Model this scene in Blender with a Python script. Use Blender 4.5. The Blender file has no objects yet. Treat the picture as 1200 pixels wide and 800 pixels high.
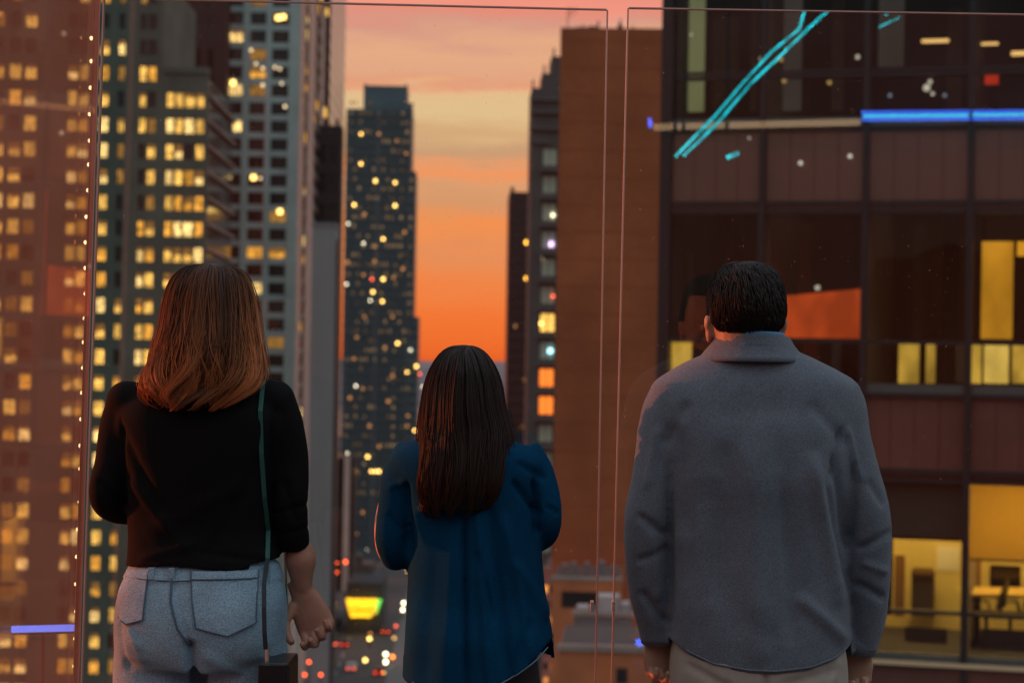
import bpy, math, random
import numpy as np
from mathutils import Vector, Matrix, noise
random.seed(7)
R = math.radians
sc = bpy.context.scene
col = sc.collection

# ------------------------------------------------------------------ camera
F = 2333.0                      # focal length in photo pixels (1200 wide)
CAM = Vector((0, 0, 1.55))
PITCH, ROLL = math.atan(19 / F), R(0.95)
fw = Vector((0, math.cos(PITCH), math.sin(PITCH)))
r0 = Vector((1, 0, 0)); u0 = r0.cross(fw)
rt = r0 * math.cos(ROLL) + u0 * math.sin(ROLL)
up = -r0 * math.sin(ROLL) + u0 * math.cos(ROLL)
cd = bpy.data.cameras.new('camera'); cam = bpy.data.objects.new('camera', cd); col.objects.link(cam)
cam.matrix_world = Matrix(((rt.x, up.x, -fw.x, CAM.x), (rt.y, up.y, -fw.y, CAM.y), (rt.z, up.z, -fw.z, CAM.z), (0, 0, 0, 1)))
cd.sensor_width = 36; cd.lens = 36 * F / 1200
cd.clip_start = 0.1; cd.clip_end = 20000
cd.dof.use_dof = True; cd.dof.focus_distance = 4.25; cd.dof.aperture_fstop = 5.2
sc.camera = cam

def ray(px, py):
    d = fw + rt * ((px - 600) / F) - up * ((py - 400) / F)
    return d
def P(px, py, Y):
    d = ray(px, py); return CAM + d * (Y / d.y)

# ------------------------------------------------------------------ world
w = bpy.data.worlds.new('World'); sc.world = w; w.use_nodes = True
nt = w.node_tree; N = nt.nodes; Lk = nt.links; N.clear()
def nd(t, **k):
    n = N.new(t)
    for a, b in k.items(): setattr(n, a, b)
    return n
def s2l(c): return tuple(((x / 255) / 12.92 if x / 255 <= .04045 else ((x / 255 + .055) / 1.055) ** 2.4) for x in c)
tc = nd('ShaderNodeTexCoord'); sep = nd('ShaderNodeSeparateXYZ'); Lk.new(tc.outputs['Generated'], sep.inputs[0])
mp = nd('ShaderNodeMapping'); mp.inputs['Scale'].default_value = (2.2, 2.2, 34); mp.inputs['Rotation'].default_value = (R(1.5), R(-2.2), 0)
Lk.new(tc.outputs['Generated'], mp.inputs[0])
nz = nd('ShaderNodeTexNoise'); nz.inputs['Scale'].default_value = 1.6; nz.inputs['Detail'].default_value = 6; nz.inputs['Roughness'].default_value = .55
Lk.new(mp.outputs[0], nz.inputs['Vector'])
off = nd('ShaderNodeMath', operation='MULTIPLY_ADD'); off.inputs[1].default_value = .016; off.inputs[2].default_value = -.008
Lk.new(nz.outputs[0], off.inputs[0])
mp2 = nd('ShaderNodeMapping'); mp2.inputs['Scale'].default_value = (11, 11, 70); mp2.inputs['Rotation'].default_value = (R(2), R(-6), 0); Lk.new(tc.outputs['Generated'], mp2.inputs[0])
nz2 = nd('ShaderNodeTexNoise'); nz2.inputs['Scale'].default_value = 1.5; nz2.inputs['Detail'].default_value = 7; nz2.inputs['Roughness'].default_value = .6; Lk.new(mp2.outputs[0], nz2.inputs['Vector'])
off2 = nd('ShaderNodeMath', operation='MULTIPLY_ADD'); off2.inputs[1].default_value = .030; off2.inputs[2].default_value = -.015; Lk.new(nz2.outputs[0], off2.inputs[0])
off3 = nd('ShaderNodeMath', operation='ADD'); Lk.new(off.outputs[0], off3.inputs[0]); Lk.new(off2.outputs[0], off3.inputs[1])
hzf = nd('ShaderNodeMapRange'); Lk.new(sep.outputs[2], hzf.inputs[0]); hzf.inputs[1].default_value = .0; hzf.inputs[2].default_value = .06; hzf.inputs[3].default_value = .1
off4 = nd('ShaderNodeMath', operation='MULTIPLY'); Lk.new(off3.outputs[0], off4.inputs[0]); Lk.new(hzf.outputs[0], off4.inputs[1])
zz = nd('ShaderNodeMath', operation='ADD'); Lk.new(sep.outputs[2], zz.inputs[0]); Lk.new(off4.outputs[0], zz.inputs[1])
def ramp(stops, src, scale=1.0):
    m = nd('ShaderNodeMath', operation='SQRT', use_clamp=True); Lk.new(src, m.inputs[0])
    r = nd('ShaderNodeValToRGB'); Lk.new(m.outputs[0], r.inputs[0]); e = r.color_ramp.elements
    for i, (z, c) in enumerate(stops):
        k = e[i] if i < 2 else e.new(.99)
        k.position = math.sqrt(z); 
        k.color = tuple(c) + (1,)
    return r
warm = ramp([(0, s2l((244, 98, 36))), (1, (.62, .72, .80)), (.02, s2l((252, 116, 50))), (.040, s2l((248, 132, 72))), (.0506, s2l((238, 140, 88))), (.0643, s2l((250, 142, 76))),
             (.0763, s2l((222, 150, 104))), (.084, s2l((226, 156, 110))), (.092, s2l((251, 148, 90))), (.0977, s2l((240, 154, 104))), (.104, s2l((206, 154, 116))), (.115, s2l((224, 174, 124))), (.1234, s2l((232, 194, 142))),
             (.133, s2l((238, 188, 140))), (.1363, s2l((240, 146, 108))), (.139, s2l((234, 166, 130))), (.153, s2l((238, 172, 132))), (.164, s2l((222, 152, 132))), (.172, s2l((240, 140, 118))), (.18, s2l((232, 138, 120))),
             (.24, s2l((204, 140, 128))), (.36, s2l((168, 150, 156))), (.6, s2l((178, 188, 202)))], zz.outputs[0])
cool = ramp([(0, (.10, .068, .06)), (1, (.72, .82, .90)), (.12, (.16, .135, .13)), (.3, (.36, .38, .40)), (.6, (.58, .64, .70))], zz.outputs[0])
hx = nd('ShaderNodeMath', operation='MULTIPLY'); Lk.new(sep.outputs[0], hx.inputs[0]); hx.inputs[1].default_value = -.5
hy = nd('ShaderNodeMath', operation='MULTIPLY_ADD'); Lk.new(sep.outputs[1], hy.inputs[0]); hy.inputs[1].default_value = .86; Lk.new(hx.outputs[0], hy.inputs[2])
mr = nd('ShaderNodeMapRange', interpolation_type='SMOOTHSTEP'); Lk.new(hy.outputs[0], mr.inputs[0]); mr.inputs[1].default_value = -.35; mr.inputs[2].default_value = .75
mx = nd('ShaderNodeMixRGB'); Lk.new(mr.outputs[0], mx.inputs[0]); Lk.new(cool.outputs[0], mx.inputs[1]); Lk.new(warm.outputs[0], mx.inputs[2])
lowm = nd('ShaderNodeMapRange'); Lk.new(sep.outputs[2], lowm.inputs[0]); lowm.inputs[1].default_value = -.06; lowm.inputs[2].default_value = -.005; lowm.inputs[3].default_value = .12
ml = nd('ShaderNodeMixRGB', blend_type='MULTIPLY'); ml.inputs[0].default_value = 1; Lk.new(mx.outputs[0], ml.inputs[1]); Lk.new(lowm.outputs[0], ml.inputs[2])
bg = nd('ShaderNodeBackground'); Lk.new(ml.outputs[0], bg.inputs[0]); bg.inputs[1].default_value = 1.0
SUN_EL, SUN_AZ = 4.2, -72.0      # azimuth measured from the view direction, negative = left
sky = nd('ShaderNodeTexSky', sky_type='NISHITA'); sky.sun_disc = False; sky.sun_elevation = R(SUN_EL); sky.sun_rotation = R(SUN_AZ)
bg2 = nd('ShaderNodeBackground'); Lk.new(sky.outputs[0], bg2.inputs[0]); bg2.inputs[1].default_value = .02
ad = nd('ShaderNodeAddShader'); Lk.new(bg.outputs[0], ad.inputs[0]); Lk.new(bg2.outputs[0], ad.inputs[1])
wo = nd('ShaderNodeOutputWorld'); Lk.new(ad.outputs[0], wo.inputs[0])

sl = bpy.data.lights.new('sun', 'SUN'); so = bpy.data.objects.new('sun', sl); col.objects.link(so)
sl.energy = 5; sl.angle = R(.8); sl.color = (1, .17, .04)
sd = Vector((math.sin(R(SUN_AZ)) * math.cos(R(SUN_EL)), math.cos(R(SUN_AZ)) * math.cos(R(SUN_EL)), math.sin(R(SUN_EL))))
so.rotation_euler = sd.to_track_quat('Z', 'Y').to_euler()
so.location = (-40, 20, 40)
sc.view_settings.view_transform = 'Standard'; sc.view_settings.look = 'None'; sc.view_settings.exposure = 0; sc.view_settings.gamma = 1
sc.render.engine = 'CYCLES'
sc.cycles.max_bounces = 8; sc.cycles.transparent_max_bounces = 24; sc.cycles.glossy_bounces = 4; sc.cycles.diffuse_bounces = 3
sc.cycles.sample_clamp_indirect = 6
sc.cycles.use_denoising = True

# ------------------------------------------------------------------ materials
MATS = {}
def pmat(name, base, rough=.7, metal=0., spec=.5, noise_s=0, noise_a=.15, bump=0, bump_s=200, coord='Object', sheen=0, stretch=(1, 1, 1), trans=0):
    if name in MATS: return MATS[name]
    m = bpy.data.materials.new(name); m.use_nodes = True; n = m.node_tree.nodes; l = m.node_tree.links
    b = n['Principled BSDF']; b.inputs['Base Color'].default_value = (*base, 1); b.inputs['Roughness'].default_value = rough
    b.inputs['Metallic'].default_value = metal; b.inputs['Specular IOR Level'].default_value = spec
    if sheen: b.inputs['Sheen Weight'].default_value = sheen; b.inputs['Sheen Roughness'].default_value = .5
    if noise_s or bump:
        t = n.new('ShaderNodeTexCoord'); mpp = n.new('ShaderNodeMapping'); mpp.inputs['Scale'].default_value = stretch; l.new(t.outputs[coord], mpp.inputs[0])
    if noise_s:
        z = n.new('ShaderNodeTexNoise'); z.inputs['Scale'].default_value = noise_s; z.inputs['Detail'].default_value = 5; l.new(mpp.outputs[0], z.inputs[0])
        r = n.new('ShaderNodeMapRange'); r.inputs[1].default_value = .3; r.inputs[2].default_value = .7; r.inputs[3].default_value = 1 - noise_a; r.inputs[4].default_value = 1 + noise_a; l.new(z.outputs[0], r.inputs[0])
        x = n.new('ShaderNodeMixRGB'); x.blend_type = 'MULTIPLY'; x.inputs[0].default_value = 1; x.inputs[1].default_value = (*base, 1); l.new(r.outputs[0], x.inputs[2]); l.new(x.outputs[0], b.inputs['Base Color'])
    if bump:
        z = n.new('ShaderNodeTexNoise'); z.inputs['Scale'].default_value = bump_s; z.inputs['Detail'].default_value = 3; l.new(mpp.outputs[0], z.inputs[0])
        bp = n.new('ShaderNodeBump'); bp.inputs['Strength'].default_value = bump; bp.inputs['Distance'].default_value = .002; l.new(z.outputs[0], bp.inputs['Height']); l.new(bp.outputs[0], b.inputs['Normal'])
    MATS[name] = m; return m

def emat(name, c, s, vary=0.0, nscale=3.0):
    if name in MATS: return MATS[name]
    m = bpy.data.materials.new(name); m.use_nodes = True; n = m.node_tree.nodes; l = m.node_tree.links; n.clear()
    e = n.new('ShaderNodeEmission'); e.inputs[0].default_value = (*c, 1); e.inputs[1].default_value = s
    o = n.new('ShaderNodeOutputMaterial'); l.new(e.outputs[0], o.inputs[0])
    if vary:
        oi = n.new('ShaderNodeObjectInfo'); t = n.new('ShaderNodeTexCoord')
        ad_ = n.new('ShaderNodeVectorMath'); ad_.operation = 'MULTIPLY_ADD'
        sc_ = n.new('ShaderNodeMath'); sc_.operation = 'MULTIPLY'; sc_.inputs[1].default_value = 57; l.new(oi.outputs['Random'], sc_.inputs[0])
        ad_.inputs[1].default_value = (2.2, 1, 1.2); l.new(t.outputs['Object'], ad_.inputs[0]); l.new(sc_.outputs[0], ad_.inputs[2])
        z = n.new('ShaderNodeTexNoise'); z.inputs['Scale'].default_value = nscale; z.inputs['Detail'].default_value = 3; l.new(ad_.outputs[0], z.inputs[0])
        r = n.new('ShaderNodeMapRange'); r.inputs[1].default_value = .35; r.inputs[2].default_value = .65; r.inputs[3].default_value = s * (1 - vary); r.inputs[4].default_value = s * (1 + vary); l.new(z.outputs[0], r.inputs[0])
        r2 = n.new('ShaderNodeMapRange'); r2.inputs[3].default_value = 1 - vary * .6; r2.inputs[4].default_value = 1 + vary * .6; l.new(oi.outputs['Random'], r2.inputs[0])
        mm = n.new('ShaderNodeMath'); mm.operation = 'MULTIPLY'; l.new(r.outputs[0], mm.inputs[0]); l.new(r2.outputs[0], mm.inputs[1]); l.new(mm.outputs[0], e.inputs[1])
    MATS[name] = m; return m

def glassmat(name, tint=(1, 1, 1), base_refl=0.0, ior=1.5, rough=0.0, reflc=(1, 1, 1), dust_veil=0.0, wave=0.0):
    if name in MATS: return MATS[name]
    m = bpy.data.materials.new(name); m.use_nodes = True; n = m.node_tree.nodes; l = m.node_tree.links; n.clear()
    tr = n.new('ShaderNodeBsdfTransparent'); tr.inputs[0].default_value = (*tint, 1)
    gl = n.new('ShaderNodeBsdfGlossy'); gl.inputs[0].default_value = (*reflc, 1); gl.inputs['Roughness'].default_value = rough
    g = n.new('ShaderNodeNewGeometry'); io = n.new('ShaderNodeMapRange'); io.inputs[3].default_value = ior; io.inputs[4].default_value = 1 / ior
    l.new(g.outputs['Backfacing'], io.inputs[0])
    fr = n.new('ShaderNodeFresnel'); l.new(io.outputs[0], fr.inputs[0])
    a = n.new('ShaderNodeMapRange'); a.inputs[3].default_value = base_refl; a.inputs[4].default_value = 1; l.new(fr.outputs[0], a.inputs[0])
    mix = n.new('ShaderNodeMixShader'); l.new(a.outputs[0], mix.inputs[0]); l.new(tr.outputs[0], mix.inputs[1]); l.new(gl.outputs[0], mix.inputs[2])
    if wave:
        t = n.new('ShaderNodeTexCoord'); z = n.new('ShaderNodeTexNoise'); z.inputs['Scale'].default_value = .55; z.inputs['Detail'].default_value = 1; l.new(t.outputs['Object'], z.inputs[0])
        bp = n.new('ShaderNodeBump'); bp.inputs['Strength'].default_value = 1; bp.inputs['Distance'].default_value = wave; l.new(z.outputs[0], bp.inputs['Height']); l.new(bp.outputs[0], gl.inputs['Normal'])
    out = mix
    if dust_veil:
        df = n.new('ShaderNodeBsdfTranslucent'); df.inputs[0].default_value = (.8, .78, .75, 1)
        t = n.new('ShaderNodeTexCoord'); z = n.new('ShaderNodeTexNoise'); z.inputs['Scale'].default_value = 130; z.inputs['Detail'].default_value = 2; l.new(t.outputs['Object'], z.inputs[0])
        r = n.new('ShaderNodeMapRange'); r.inputs[1].default_value = .72; r.inputs[2].default_value = .8; r.inputs[3].default_value = dust_veil; r.inputs[4].default_value = .25; l.new(z.outputs[0], r.inputs[0])
        m2 = n.new('ShaderNodeMixShader'); l.new(r.outputs[0], m2.inputs[0]); l.new(mix.outputs[0], m2.inputs[1]); l.new(df.outputs[0], m2.inputs[2]); out = m2
    o = n.new('ShaderNodeOutputMaterial'); l.new(out.outputs[0], o.inputs[0]); MATS[name] = m; return m

# ------------------------------------------------------------------ mesh helpers
class MB:
    def __init__(s): s.v = []; s.f = []; s.m = []
    def add(s, vs, fs, mi=0):
        o = len(s.v); s.v += [tuple(q) for q in vs]; s.f += [tuple(i + o for i in f) for f in fs]; s.m += [mi] * len(fs)
    def box(s, x0, x1, y0, y1, z0, z1, mi=0):
        v = [(x0, y0, z0), (x1, y0, z0), (x1, y1, z0), (x0, y1, z0), (x0, y0, z1), (x1, y0, z1), (x1, y1, z1), (x0, y1, z1)]
        s.add(v, [(0, 3, 2, 1), (4, 5, 6, 7), (0, 1, 5, 4), (1, 2, 6, 5), (2, 3, 7, 6), (3, 0, 4, 7)], mi)
    def rings(s, rs, mi=0, cap=True):
        n = len(rs[0]); vs = [p for r in rs for p in r]; fs = []
        for i in range(len(rs) - 1):
            for j in range(n):
                a = i * n + j; b = i * n + (j + 1) % n; fs.append((a, b, b + n, a + n))
        if cap: fs.append(tuple(range(n))[::-1]); fs.append(tuple((len(rs) - 1) * n + j for j in range(n)))
        s.add(vs, fs, mi)
    def loft(s, secs, n=32, mi=0, e=2.3):
        """horizontal sections (cx, cy, cz, a, b)"""
        rs = []
        for (cx, cy, cz, a, b) in secs:
            r = []
            for j in range(n):
                t = 2 * math.pi * j / n; c, q = math.cos(t), math.sin(t)
                r.append((cx + a * math.copysign(abs(c) ** (2 / e), c), cy + b * math.copysign(abs(q) ** (2 / e), q), cz))
            rs.append(r)
        if rs[0][0][2] > rs[-1][0][2]: rs = rs[::-1]
        s.rings(rs, mi)
    def tube(s, pts, rad, n=14, mi=0, flat=1.0, side=None, cap=True):
        pts = [Vector(p) for p in pts]; rs = []
        ref = Vector(side) if side else Vector((0, 1, 0))
        for i, p in enumerate(pts):
            d = (pts[min(i + 1, len(pts) - 1)] - pts[max(i - 1, 0)]).normalized()
            a = ref - d * ref.dot(d)
            if a.length < 1e-3: a = Vector((1, 0, 0)) - d * d.x
            a.normalize(); b = d.cross(a)
            r = rad[i] if hasattr(rad, '__len__') else rad
            rs.append([p + a * (math.cos(2 * math.pi * k / n) * r * flat) + b * (math.sin(2 * math.pi * k / n) * r) for k in range(n)])
        s.rings(rs, mi, cap)
    def ball(s, c, rx, ry, rz, n=16, mi=0):
        rs = []
        for i in range(1, 9):
            t = math.pi * i / 9; rs.append([(c[0] + rx * math.sin(t) * math.cos(2 * math.pi * k / n), c[1] + ry * math.sin(t) * math.sin(2 * math.pi * k / n), c[2] - rz * math.cos(t)) for k in range(n)])
        s.rings(rs, mi)
    def mesh(s, name, mats, origin=(0, 0, 0), smooth=False):
        me = bpy.data.meshes.new(name); ox, oy, oz = origin
        me.from_pydata([(a - ox, b - oy, c - oz) for a, b, c in s.v], [], s.f)
        for m in (mats if isinstance(mats, (list, tuple)) else [mats]): me.materials.append(m)
        if any(s.m): me.polygons.foreach_set('material_index', s.m)
        if smooth: me.polygons.foreach_set('use_smooth', [True] * len(s.f))
        me.update(); return me
    def build(s, name, mats, parent=None, origin=None, smooth=False):
        if origin is None: origin = tuple(parent.get('_o', (0, 0, 0))) if parent is not None else (0, 0, 0)
        o = bpy.data.objects.new(name, s.mesh(name, mats, origin, smooth)); col.objects.link(o)
        if parent is not None: o.parent = parent
        return o
def tag(o, label=None, cat=None, group=None, kind=None):
    if label: o['label'] = label
    if cat: o['category'] = cat
    if group: o['group'] = group
    if kind: o['kind'] = kind
    return o
def empty(name, loc, label, cat, rz=0, group=None):
    o = bpy.data.objects.new(name, None); col.objects.link(o); o.location = loc; o.rotation_euler = (0, 0, rz); o.empty_display_size = .2
    return tag(o, label, cat, group)
ORG = {}
def wroot(name, loc, label, cat, group=None):
    """a root whose parts are given in world coordinates"""
    o = empty(name, loc, label, cat, 0, group); ORG[o.name] = tuple(loc); return o
def wb(mb, name, mats, root, smooth=False, top=None):
    return mb.build(name, mats, root, ORG[(top or root).name] if not (top and top is not root) else ORG[top.name], smooth)

def freeze(o, mods):
    for t, k in mods:
        md = o.modifiers.new(t, t)
        for a, b in k.items(): setattr(md, a, b)
    dg = bpy.context.evaluated_depsgraph_get(); dg.update()
    me = bpy.data.meshes.new_from_object(o.evaluated_get(dg)); old = o.data
    mats = list(old.materials); o.modifiers.clear(); o.data = me
    me.materials.clear()
    for m in mats: me.materials.append(m)
    me.polygons.foreach_set('material_index', [0] * len(me.polygons))
    me.polygons.foreach_set('use_smooth', [True] * len(me.polygons))
    bpy.data.meshes.remove(old); return o
def remesh(o, vox, it=6, fac=.5):
    return freeze(o, [('REMESH', dict(mode='VOXEL', voxel_size=vox)), ('SMOOTH', dict(factor=fac, iterations=it))])
def getco(me):
    c = np.empty(len(me.vertices) * 3); me.vertices.foreach_get('co', c); n = np.empty(len(me.vertices) * 3); me.vertices.foreach_get('normal', n)
    return c.reshape(-1, 3), n.reshape(-1, 3)
def displace(o, fn, org):
    me = o.data; c, n = getco(me); wc = c + np.array(org); d = fn(wc, n); c = c + n * d[:, None]
    me.vertices.foreach_set('co', c.ravel()); me.update()
def snoise(c, f, seed=0, oct=3):
    r = np.zeros(len(c)); a = 1.
    rng = np.random.RandomState(seed)
    for o in range(oct):
        k = rng.normal(size=(5, 3)); ph = rng.uniform(0, 6.28, 5)
        for j in range(5):
            q = k[j] / np.linalg.norm(k[j]) * f * rng.uniform(.6, 1.4)
            r += a * np.sin(c @ q + ph[j] + 1.3 * np.sin(c @ (q[[1, 2, 0]] * .7) + ph[j])) / 5
        a *= .5; f *= 2
    return r
def fold(c, p0, p1, wd, amp, Y, back=True, nrm=None, bend=0):
    """crease or ridge between two photo points on the side turned to the camera"""
    a = np.array(P(p0[0], p0[1], Y))[[0, 2]]; b = np.array(P(p1[0], p1[1], Y))[[0, 2]]
    q = c[:, [0, 2]]; ab = b - a; L = np.linalg.norm(ab); t = (q - a) @ ab / L ** 2; tt = np.clip(t, 0, 1)
    pr = np.array([-ab[1], ab[0]]) / L
    d = np.abs((q - a) @ pr - bend * np.sin(np.pi * tt)) + np.maximum(0, np.abs(t - .5) - .5) * L * .8
    r = amp * np.exp(-(d / wd) ** 2) * np.clip(1.25 - np.abs(2 * t - 1) ** 4 * .9, 0, 1)
    if nrm is not None: r = r * (nrm[:, 1] < .2)
    return r

exec_after = []
GZ = -60.0
YAW = math.atan(55 / F)          # the street grid vanishes a little left of the picture's middle

# ------------------------------------------------------------------ ground and far land (setting)
mb = MB(); mb.box(-9000, 9000, -200, 9000, GZ - 2, GZ)
g = mb.build('ground', pmat('ground_mat', (.055, .052, .055), .9, noise_s=.02, noise_a=.4)); tag(g, kind='structure')
def street_box(x0, x1, y0, y1, z0, z1, name, m):
    mb = MB(); mb.box(x0, x1, y0, y1, z0, z1); o = mb.build(name, m); o.rotation_euler = (0, 0, YAW); tag(o, kind='structure'); return o
street_box(-34, -14, 100, 2200, GZ - 1, GZ + .02, 'road', pmat('asphalt', (.05, .05, .052), .75, noise_s=.3, noise_a=.25))
street_box(-40, -34, 100, 2200, GZ - 1, GZ + .15, 'pavement', pmat('paving', (.16, .15, .14), .8, noise_s=1, noise_a=.2))
street_box(-14, -8, 100, 2200, GZ - 1, GZ + .15, 'pavement', MATS['paving'])
mb = MB()
for k in range(90):
    mb.box(-24.1, -23.9, 120 + k * 12, 124 + k * 12, GZ + .01, GZ + .03)
o = mb.build('lane_markings', pmat('road_paint', (.7, .7, .68), .6)); o.rotation_euler = (0, 0, YAW); tag(o, kind='structure')
# river and low land towards the horizon
mb = MB(); mb.box(-6000, 6000, 1500, 2500, GZ - 1, GZ + .3)
o = mb.build('river', pmat('water', (.10, .10, .12), .25, spec=.6, bump=.3, bump_s=.05)); tag(o, kind='structure')
mb = MB(); pts = []
n = 160
for i in range(n + 1):
    x = -3000 + 6000 * i / n
    h = 1.55 - GZ - 5 + 5 * noise.noise(Vector((x * .002, 3, 0))) + 3 * noise.noise(Vector((x * .012, 7, 0)))
    pts.append((x, h))
vs = []; fs = []
for i, (x, h) in enumerate(pts): vs += [(x, 2600, GZ), (x, 2680, GZ + h * .8), (x, 2800, GZ + h), (x, 3100, GZ)]
for i in range(n):
    for k in range(3):
        a = i * 4 + k; fs.append((a, a + 4, a + 5, a + 1))
mb.add(vs, fs); o = mb.build('hills', pmat('far_land', (.20, .16, .17), .95, noise_s=.01, noise_a=.3), smooth=True); tag(o, kind='structure')

# ------------------------------------------------------------------ towers
class Facade:
    """local x runs along the front, local y goes back, local z is height above the ground"""
    def __init__(s, name, label, cat, px0, Y0, rz=YAW, py0=400):
        s.O = P(px0, py0, Y0); s.rz = rz; s.n = Vector((-math.sin(rz), math.cos(rz), 0)); s.d = Vector((math.cos(rz), math.sin(rz), 0))
        s.root = empty(name, (s.O.x, s.O.y, GZ), label, cat, rz)
    def q(s, px, py, back=0):
        d = ray(px, py); o = s.O + s.n * back; t = (o - CAM).dot(s.n) / d.dot(s.n); h = CAM + d * t
        return (h - s.O).dot(s.d), h.z - GZ
    def x(s, px, py=400, back=0): return s.q(px, py, back)[0]
    def z(s, py, px=None): return s.q(px if px is not None else 600 + (s.O.x / s.O.y) * F, py)[1]
    def part(s, mb, name, mats, parent=None, smooth=False):
        o = bpy.data.objects.new(name, mb.mesh(name, mats, (0, 0, 0), smooth)); col.objects.link(o); o.parent = parent or s.root; return o

LIT = [emat('window_glow_amber', (1, .44, .06), 1.0, .6, 1.3), emat('window_glow_yellow', (1, .54, .11), 1.25, .6, 1.3),
       emat('window_glow_pale', (1, .64, .22), 1.5, .55, 1.3), emat('window_glow_dim', (.95, .45, .10), .38, .5, 1.3), emat('window_glow_orange', (1, .36, .07), .9, .5, 1.3)]
DARKW = pmat('dark_window_glass', (.012, .014, .016), .12, spec=.6)
DIMW = pmat('brown_window_glass', (.035, .022, .018), .25, spec=.5)
FRAMEM = pmat('dark_window_frame', (.03, .03, .03), .5)
WMESH = {}; BLR = random.Random(3)
def window_mesh(wd, ht, mat, bars=1, bl=0.):
    k = (round(wd, 2), round(ht, 2), mat.name, bars, bl)
    if k in WMESH: return WMESH[k]
    mb = MB(); f = .09
    mb.box(0, wd, .0, .05, 0, ht, 0)
    mb.box(0, f, -.08, -.002, 0, ht, 1); mb.box(wd - f, wd, -.08, -.002, 0, ht, 1)
    mb.box(f, wd - f, -.08, -.002, 0, f, 1); mb.box(f, wd - f, -.08, -.002, ht - f, ht, 1)
    for b in range(bars):
        x = wd * (b + 1) / (bars + 1); mb.box(x - .04, x + .04, -.07, -.003, f, ht - f, 1)
    if bl: mb.box(f + .003, wd - f - .003, -.05, -.004, ht * (1 - bl), ht - f - .003, 2)
    WMESH[k] = mb.mesh('window', [mat, FRAMEM, emat('backlit_blind', (.9, .42, .12), .30, .4, 1)] if bl else [mat, FRAMEM]); return WMESH[k]
def put_window(fc, x, y, z, wd, ht, mat, bars=1, rz=0, name='window'):
    o = bpy.data.objects.new(name, window_mesh(wd, ht, mat, bars, BLR.choice((0, 0, .3, .5)) if mat in LIT[:3] else 0)); col.objects.link(o); o.parent = fc.root; o.location = (x, y, z); o.rotation_euler.z = rz; return o

def grid_front(mb, x0, x1, z0, z1, cols, rows, t=.6, rec=.08, mi=0, mi2=0):
    """piers full height, spandrels between windows: real openings of depth t"""
    xs = [x0] + [c for cc in cols for c in cc] + [x1]
    for i in range(0, len(xs), 2):
        if xs[i + 1] - xs[i] > .01: mb.box(xs[i], xs[i + 1], 0, t, z0, z1, mi)
    for (a, b) in cols:
        zc = z0
        for (c, d) in rows:
            if c > zc: mb.box(a, b, rec, t, zc, c, mi2)
            zc = d
        if z1 > zc: mb.box(a, b, rec, t, zc, z1, mi2)

# --- A: office tower with punched windows on the left
conc = pmat('dark_green_concrete', (.085, .115, .090), .8, noise_s=.15, noise_a=.25)
A = Facade('office_tower', 'dark concrete office tower at far left with rows of yellow lit windows', 'tower', -60, 290)
Z = A.z
xR = A.x(239); xM = A.x(190, 85)
colpx = [(-50, -40), (-36, -24), (-12, 0), (6, 20), (24, 38), (75, 86), (88, 99), (112, 123), (134, 142), (159, 167), (169, 179), (191, 200), (202, 211), (213, 224), (226, 236)]
cols = [(A.x(a, 330), A.x(b, 330)) for a, b in colpx]
rows = []
for k in range(-5, 27):
    yc = 112 + 30.3 * k
    rows.append((A.z(yc + 9), A.z(yc - 9)))
rows = sorted(rows)
ztopR = A.z(86, 215); ztopL = A.z(-40)
mb = MB()
cl = [c for c in cols if c[1] < xM]; cr = [c for c in cols if c[0] > xM]
grid_front(mb, 0, xM, 0, ztopL, cl, [r for r in rows if r[1] < ztopL])
grid_front(mb, xM + .002, xR, 0, ztopR, cr, [r for r in rows if r[1] < ztopR - .5])
mb.box(0, xM, .602, 35, 0, ztopL - .3); mb.box(xM, xR - .5, .602, 35, 0, ztopR - .3)
A.part(mb, 'wall', conc)
random.seed(11)
for ci, (a, b) in enumerate(cols):
    for ri, (c, d) in enumerate(rows):
        if d > (ztopL if b < xM else ztopR - .5): continue
        if d < A.z(835): continue
        py = 418 - (c - (CAM.z - GZ)) / 290 * F
        r = random.random(); up_ = py < 130
        p = .9
        if ci == 8: p = .35 if py < 330 else .8
        if ci in (9, 10): p = .6 if py < 330 else .95
        if ci < 7: p = .6
        if py < 95: p = .3
        if ci == 7: p = .95 if py > 90 else .6
        m = random.choice([LIT[1], LIT[1], LIT[2], LIT[0]]) if r < p else random.choice([DARKW, LIT[3], DIMW])
        put_window(A, a, .42, c, b - a, d - c, m, 1)
mb = MB()
for (c, d) in rows:
    if d < ztopR: mb.box(xR - .498, xR + .25, .61, 35, d - .35, c + 3.76 - .35 - (d - c) + (d - c) * .45)
A.part(mb, 'floor_band', pmat('pale_stone_band', (.34, .27, .23), .6, noise_s=.3, noise_a=.2))
mb = MB(); mb.box(xM + .3, xR, -.25, 1.2, ztopR + .005, ztopR + .9); A.part(mb, 'parapet', conc)
mb = MB(); mb.box(xR - .6, xR - .499, .62, 34.9, 0, ztopR - .4); A.part(mb, 'side_glazing', DARKW)

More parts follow.
